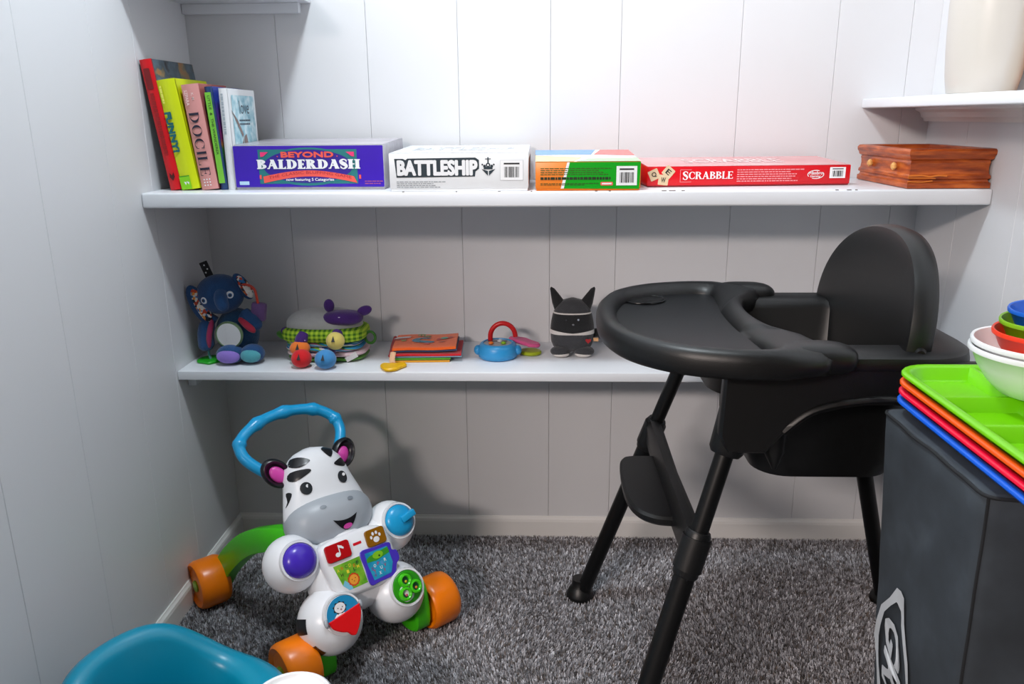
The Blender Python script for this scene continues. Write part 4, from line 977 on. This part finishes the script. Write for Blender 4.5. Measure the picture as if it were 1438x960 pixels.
B().tube(spline([(.030, -.022, .104), (.050, -.028, .088), (.068, -.032, .074)], 4, False), [.014, .015, .016, .017, .017, .016, .014, .010, .005], 14).build('arm', ELB, el, 60)
B().tube(spline([(.026, -.038, .096), (.045, -.044, .082), (.060, -.046, .068)], 4, False), [.004, .006, .007, .008, .008, .008, .007, .005, .002], 10).build('arm_lining', felt('a81838'), el, 60)
tg = B().box((-.046, -.008, .196), (.018, .004, .036), .0015, Ry(-.35, (-.046, -.008, .196))).build('hanging_loop', felt('15161a'), el, 40)
for dx, dz in ((-.003, .010), (.003, .002), (-.001, -.006)): B().ell((-.046+dx, -.0105, .196+dz), (.0018, .0008, .0018), None, 8, 6).build('loop_dot', PW, tg, 0)
rg = B().tube(spline([(.030, -.018, .166), (.048, -.022, .165), (.060, -.024, .155), (.064, -.026, .135), (.066, -.026, .120)], 5, False), .0028, 8).build('ring_strap', P('c8381c', .4), el, 60)
B().box((.064, -.022, .108), (.032, .018, .040), .006, Ry(.15, (.064, -.022, .108))).build('purple_charm', felt('6a4a80'), el, 40)
lf = spline([(-.030, -.003), (-.020, .018), (.004, .026), (.026, .016), (.028, -.004), (.016, -.020), (.004, -.032), (-.012, -.026), (-.026, -.020)], 4)
B().prism(lf, 0, .006, Matrix.Translation((-.045, -.030, 0)), .002).build('leaf_teether', P('1aa81c', .4), el, 40)
B().tube([(-.050, -.034, .030), (-.049, -.036, .016), (-.047, -.034, .005)], .0045, 8, flat=.4).build('ribbon', felt('58a0a8'), el, 40)

# layered cloth activity toy
def gingham(nt, tc):
    s_ = nt.nodes.new('ShaderNodeSeparateXYZ'); nt.links.new(tc.outputs['Object'], s_.inputs[0])
    outs = []
    for ax in ('X', 'Z'):
        m = nt.nodes.new('ShaderNodeMath'); m.operation = 'MULTIPLY'; m.inputs[1].default_value = 95 if ax == 'X' else 110; nt.links.new(s_.outputs[ax], m.inputs[0])
        f_ = nt.nodes.new('ShaderNodeMath'); f_.operation = 'FRACT'; nt.links.new(m.outputs[0], f_.inputs[0])
        g = nt.nodes.new('ShaderNodeMath'); g.operation = 'GREATER_THAN'; g.inputs[1].default_value = .5; nt.links.new(f_.outputs[0], g.inputs[0]); outs.append(g)
    a = nt.nodes.new('ShaderNodeMath'); a.operation = 'ADD'; nt.links.new(outs[0].outputs[0], a.inputs[0]); nt.links.new(outs[1].outputs[0], a.inputs[1])
    d = nt.nodes.new('ShaderNodeMath'); d.operation = 'DIVIDE'; d.inputs[1].default_value = 2.1; nt.links.new(a.outputs[0], d.inputs[0])
    return ramp(nt, d.outputs[0], [(0, 'a9c832'), (.3, '7da81e'), (.7, '3a6a10')])
def stripes(nt, tc):
    s_ = nt.nodes.new('ShaderNodeSeparateXYZ'); nt.links.new(tc.outputs['Object'], s_.inputs[0])
    n = nt.nodes.new('ShaderNodeTexNoise'); n.inputs['Scale'].default_value = 18; nt.links.new(tc.outputs['Object'], n.inputs['Vector'])
    m = nt.nodes.new('ShaderNodeMath'); m.operation = 'MULTIPLY_ADD'; m.inputs[1].default_value = 62; nt.links.new(s_.outputs['Z'], m.inputs[0])
    k = nt.nodes.new('ShaderNodeMath'); k.operation = 'MULTIPLY_ADD'; k.inputs[1].default_value = 9; nt.links.new(s_.outputs['X'], k.inputs[0]); nt.links.new(n.outputs[0], k.inputs[2]); nt.links.new(k.outputs[0], m.inputs[2])
    f_ = nt.nodes.new('ShaderNodeMath'); f_.operation = 'FRACT'; nt.links.new(m.outputs[0], f_.inputs[0])
    return ramp(nt, f_.outputs[0], [(0, '2f86b8'), (.18, '86b83a'), (.34, 'd8c8d0'), (.48, '1f5a96'), (.62, '7ab0c4'), (.78, 'b06a90'), (.9, '4e9a3c')])
gin = ramp_mat('gingham', gingham, .9); stp = ramp_mat('striped_cotton', stripes, .9); PUR = felt('461a7a', '37125f')
ct = thing('cloth_activity_toy', 'layered green gingham cloth toy with purple ears and colourful ball feet', 'soft toy', (.290, -.120, ZL+.0003))
for z, hx, hy, c in ((.006, .086, .055, felt('4f8a2c')), (.0165, .088, .057, felt('c890a8', 'e8dcd8')), (.0275, .085, .056, stp), (.0375, .083, .054, stp)):
    B().ell((.002 if z < .02 else -.003, 0, z), (hx, hy, .0062), None, 36, 10, .6).build('cloth_layer', c, ct, 60)
B().ell((-.002, 0, .0560), (.092, .058, .0170), None, 40, 14, .55).build('gingham_band', gin, ct, 60)
B().ell((-.006, .006, .070), (.083, .050, .036), None, 36, 16, .8).build('pale_top', felt('b4b6b6', 'a2a5a6'), ct, 60)
hh_ = B().ell((.042, -.020, .092), (.043, .028, .0155), None, 30, 14, .8).build('purple_crown', PUR, ct, 60)
B().ell((.012, -.016, .117), (.0115, .008, .0145)).build('crown_ear', PUR, hh_, 60)
c = (.088, -.016, .106); B().ell(c, (.017, .008, .0105), Ry(-.35, c)).build('crown_ear', PUR, hh_, 60)
for p in ((.040, -.0455, .098), (.060, -.043, .098)): B().ell(p, (.0035, .0015, .0014), None, 8, 6).build('stitched_eye', PW, hh_, 0)
c = (-.096, -.012, .050); B().ell(c, (.014, .012, .008), Ry(.5, c)).build('side_flap', felt('3c7a24'), ct, 60)
c = (-.088, -.014, .060); B().ell(c, (.010, .010, .009)).build('side_flap', PUR, ct, 60)
B().tube([(.096+.011*math.cos(q), -.01, .045+.013*math.sin(q)) for q in [2*PI*k/20 for k in range(20)]], .0032, 8, closed=True).build('green_loop', felt('2f6a1c'), ct, 60)
B().box((.062, -.050, .012), (.028, .004, .012), .001, Ry(-.5, (.062, -.050, .012))).build('care_label', felt('d9d4d4'), ct, 0)
for a, b_ in (((-.036, -.052, .064), (-.043, -.060, .046)), ((.036, -.050, .066), (.035, -.056, .058))):
    lg_ = B().tube([a, tuple((Vector(a)+Vector(b_))/2+Vector((0, -.004, 0))), b_], [.011, .0135, .013], 14).build('polka_leg', PUR, ct, 60)
    for k in range(4): B().ell((a[0]-.006+.004*k, a[1]-.0145-.003*(k % 2), a[2]-.004-.006*(k % 2)), (.0016, .0016, .0016), None, 8, 6).build('polka_dot', P('b89ae0'), lg_, 60)
for p, r, c in (((-.043, -.066, .036), (.0215, .018, .0165), 'ee7a28'), ((.034, -.066, .0525), (.0195, .019, .0190), 'dcc76a'), ((-.035, -.086, .0195), (.0215, .021, .0195), 'd8101c'), ((.018, -.094, .0205), (.0225, .0215, .0205), '3f8cc8')):
    ball = B().ell(p, r, None, 24, 16).build('ball_foot', felt(c, None, 60, .2), ct, 60)
    zt_ = p[2]+r[2]*.42; B().prism([(-.0038, -.006), (.0038, -.006), (0, .007)], 0, .0012, plane((p[0], p[1]-r[1]*.9, zt_), (1, 0, 0), (0, .42, .9))).build('stitched_mark', PK, ball, 0)
B().tube([(-.036, -.060, .026), (-.035, -.072, .022)], .010, 12).build('polka_leg', PUR, ct, 60); B().tube([(.020, -.050, .024), (.020, -.080, .021)], .010, 12).build('polka_leg', PUR, ct, 60)

# cloth book
cb = thing('cloth_book', 'orange cloth picture book with a yellow teether tab', 'cloth book', (.510, -.120, ZL+.0003), .05)
def page(x0, x1, y0, y1, z, t_, m, wave=0, tilt=0, name='cloth_page'):
    n = 14; rings = []
    for k in range(n+1):
        x = x0+(x1-x0)*k/n; dz = wave*math.sin(k/n*PI*2.2)+tilt*(x-x0)
        rings.append([(x, y0, z+dz), (x, y1, z+dz), (x, y1, z+dz+t_*.7), (x, (y0+y1)/2, z+dz+t_), (x, y0, z+dz+t_*.7)])
    return B().loft(rings).build(name, m, cb, 50)
page(-.076, .050, -.048, .050, .0004, .0045, felt('e8a01c')); page(-.072, .052, -.046, .052, .0054, .0045, felt('58a81c')); 
page(-.074, .076, -.046, .060, .0106, .0030, felt('8fb8d0')); page(-.076, .075, -.048, .060, .0140, .0060, felt('d01024'), .0006)
page(-.070, .066, -.044, .062, .0212, .0040, felt('35507a'), .0008, .02)
oc = page(-.072, .064, -.046, .062, .0256, .0080, felt('ee5a0c', 'f06a18'), .0010, .02, 'front_cover')
Mo = Matrix.Translation((0, 0, .0322)) 
def patch(poly, c, z=.0010, name='applique'):
    # laid on the slightly ridged cover
    b = B(); b._add([(x, y, .0256+.0086+.02*(x+.072)+.0010*math.sin((x+.072)/.136*PI*2.2)-abs(y-.008)/.054*.0022+z) for x, y in poly], [tuple(range(len(poly)))]); b.build(name, felt(c), oc, 0)
patch(spline([(-.034, .0), (-.020, .020), (.0, .022), (.006, .014), (-.014, .010), (-.016, .0), (.014, -.006), (.010, -.016), (-.014, -.016), (-.028, -.012)], 3), '2f7c96')
patch(circ(-.016, .046, .010, 14, .010), '7a8420'); patch(circ(-.004, .036, .009, 14, .008), '6a7a1c', .0012)
for k in range(3): patch(rect(-.022+.007*k, .032, -.019+.007*k, .046), 'd8784a', .0016)
patch(spline([(.020, .0), (.022, .016), (.032, .018), (.040, .024), (.050, .026), (.056, .018), (.046, .010), (.034, .004)], 3), 'c02a18'); patch(circ(.036, .014, .0085, 14, .009), '3f9a80', .0014)
patch(spline([(.024, -.012), (.036, -.008), (.044, .0), (.034, -.014)], 3), 'a8524a'); patch(circ(-.052, .0, .006, 12, .007), '8a8420'); patch(circ(0, -.022, .006, 12, .005), 'e8605a')
patch([(-.076, .012), (-.040, .018), (-.038, .030), (-.070, .027)], 'd4d2d6', .002, 'cloth_label')
patch(rect(-.074, .004, -.046, .009), '9a2c14', .0012)
B().tube([(-.077, -.038, .012), (-.080, .03, .018), (-.078, .058, .026)], .0050, 8).build('spine_binding', felt('a01224'), cb, 60)
B().tube([(-.070, -.045, .022), (-.071, -.060, .012), (-.068, -.076, .0075)], .006, 8, flat=.4).build('ribbon', felt('e8b890'), cb, 40)
yt = spline([(-.027, .010), (-.020, .022), (-.006, .020), (.006, .020), (.022, .024), (.028, .012), (.018, -.002), (.010, -.016), (-.004, -.022), (-.016, -.016)], 4)
B().prism(yt, 0, .008, Matrix.Translation((-.066, -.094, .0004)), .0025).build('teether_tab', P('f2bc08', .4), cb, 40)

# rattle
rt = thing('baby_rattle', 'round blue rattle with a red arch handle and pink and green tabs', 'rattle', (.664, -.125, ZL+.0003))
rbm = mat('rattle_blue', '2f94d0', .35)
B().lathe([(0, 0), (.038, 0), (.0425, .004), (.0435, .012), (.0420, .024), (.0390, .030), (.0345, .0335), (.0315, .0335), (.0305, .031), (0, .031)], n=44).build('rattle_body', rbm, rt, 50)
for s in (-1, 1): B().ell((s*.043, -.004, .017), (.009, .012, .011)).build('side_lug', rbm, rt, 60)
wn = B().lathe([(.0303, .0315), (0, .0318)], n=32).build('window_disc', mat('silver_disc', 'b8bcc0', .3, '7a7d84', 120), rt, 0)
B().flat([rect(-.022, .010, .020, .016)], None, .0322).build('dark_band', PK, wn, 0)
for x, c in ((-.014, 'ee7a28'), (.013, '86b81c'), (.004, 'c8ccd0')): B().ell((x, -.010 if c != 'c8ccd0' else .006, .0345), (.0058, .0058, .0034), None, 14, 8).build('rattle_bead', P(c, .3), wn, 60)
B().tube([(.010+.0275*math.cos(q), .022, .040+.0300*math.sin(q)) for q in [PI*k/24 for k in range(25)]]+[(-.0175, .022, .022)], .0054, 12).build('arch_handle', P('c80e14', .35), rt, 60)
pk = spline([(.014, .022), (.020, .034), (.050, .036), (.066, .022), (.082, .010), (.082, -.006), (.062, -.014), (.052, -.008), (.036, .0), (.022, .010)], 4)
B().prism(pk, .030, .038, Matrix.Rotation(.14, 4, 'Y') @ Matrix.Translation((.004, .016, 0)), .0025).build('pink_tab', P('d8568c', .45), rt, 40)
B().prism([(x+.014, y-.003) for x, y in spline([(.030, .02), (.055, .03), (.075, .016), (.074, -.004), (.054, -.014), (.034, -.004)], 4)], .0005, .0085, Matrix.Translation((.004, .018, 0)), .0025).build('green_tab', P('a3b414', .45), rt, 40)

# charcoal plush
kc = thing('plush_raccoon', 'small charcoal plush animal with black mask, white stripes and pointed ears', 'plush toy', (.826, -.100, ZL+.0003))
GREY = felt('3a3b3f', '2e2f33', 120, .8); BLK = felt('121316'); WHT = felt('cfcac6')
KZ = [(.010, .030), (.018, .041), (.03, .0460), (.05, .0475), (.07, .0465), (.09, .0425), (.105, .037), (.116, .029), (.1235, .018), (.127, .004)]
def kw(z): return float(np.interp(z, [a for a, b_ in KZ], [b_ for a, b_ in KZ]))
def kring(z, k=1.0, bow=0):
    out = []
    for q in [2*PI*i/40 for i in range(40)]:
        c_, s_ = math.cos(q), math.sin(q); zz = z+bow*max(0, -s_)*(1-abs(c_))**1.0
        out.append((kw(z)*k*math.copysign(abs(c_)**.85, c_), kw(z)*k*.64*math.copysign(abs(s_)**.85, s_), zz))
    return out
kb = B().loft([kring(z) for z in np.linspace(.010, .127, 26)]).build('body', GREY, kc, 70)
B().loft([kring(z, 1.012, bw) for z, bw in ((.058, -.004), (.066, -.003), (.075, 0), (.090, 0), (.0945, 0))], cap=(False, False)).build('face_mask', BLK, kb, 70)
B().loft([kring(z, 1.022, bw) for z, bw in ((.0495, .001), (.053, 0), (.0575, -.004), (.0590, -.005))], cap=(False, False)).build('white_stripe', WHT, kb, 70)
B().loft([kring(z, 1.022, 0) for z in (.0945, .0975)], cap=(False, False)).build('white_stripe', WHT, kb, 70)
for x, z in ((.012, .0845), (-.014, .084)): B().ell((x, -.0300, z), (.0022, .0012, .0022) if x > 0 else (.0016, .001, .0016), None, 8, 6).build('stitched_eye', P('aeb6c4') if x > 0 else P('3a3c44'), kb, 60)
B().ell((.001, -.0312, .074), (.0026, .0012, .002), None, 8, 6).build('stitched_nose', P('7c7f86'), kb, 60)
for s in (-1, 1):
    B().loft([[(s*x+dx_, dy_, z) for dx_, dy_ in circ(0, 0, wx, 14, wy)] for x, z, wx, wy in ((.022, .100, .0170, .009), (.029, .115, .0150, .008), (.037, .132, .0100, .006), (.0440, .147, .0050, .004), (.0462, .1505, .0010, .001))]).build('ear', BLK, kb, 60)
    c = (s*.026, -.018, .0115); ft = B().ell(c, (.022, .019, .0115), None, 22, 12).build('foot', GREY, kc, 60)
    B().ell((c[0]-s*.002, c[1]-.006, .0062), (.0185, .0135, .0060), None, 18, 8).build('foot_trim', WHT, ft, 60)
B().flat([[(x*.0062+.034, z*.0062+.037) for x, z in [(16*math.sin(q)**3/16, (13*math.cos(q)-5*math.cos(2*q)-2*math.cos(3*q)-math.cos(4*q))/16) for q in [2*PI*i/24 for i in range(24)]]]], plane((0, -.0275, 0), (1, 0, 0), (0, 0, 1))).build('heart_patch', felt('a01c22'), kb, 0)
B().box((.0515, -.012, .036), (.011, .002, .008), .0005).build('side_label', felt('d8a878'), kc, 0)
B().tube(spline([(.036, .012, .040), (.058, .010, .046), (.078, .006, .036), (.090, .004, .028)], 4, False), [.010]*5+[.0125]*5+[.010, .008, .004], 14).build('tail', BLK, kc, 60)
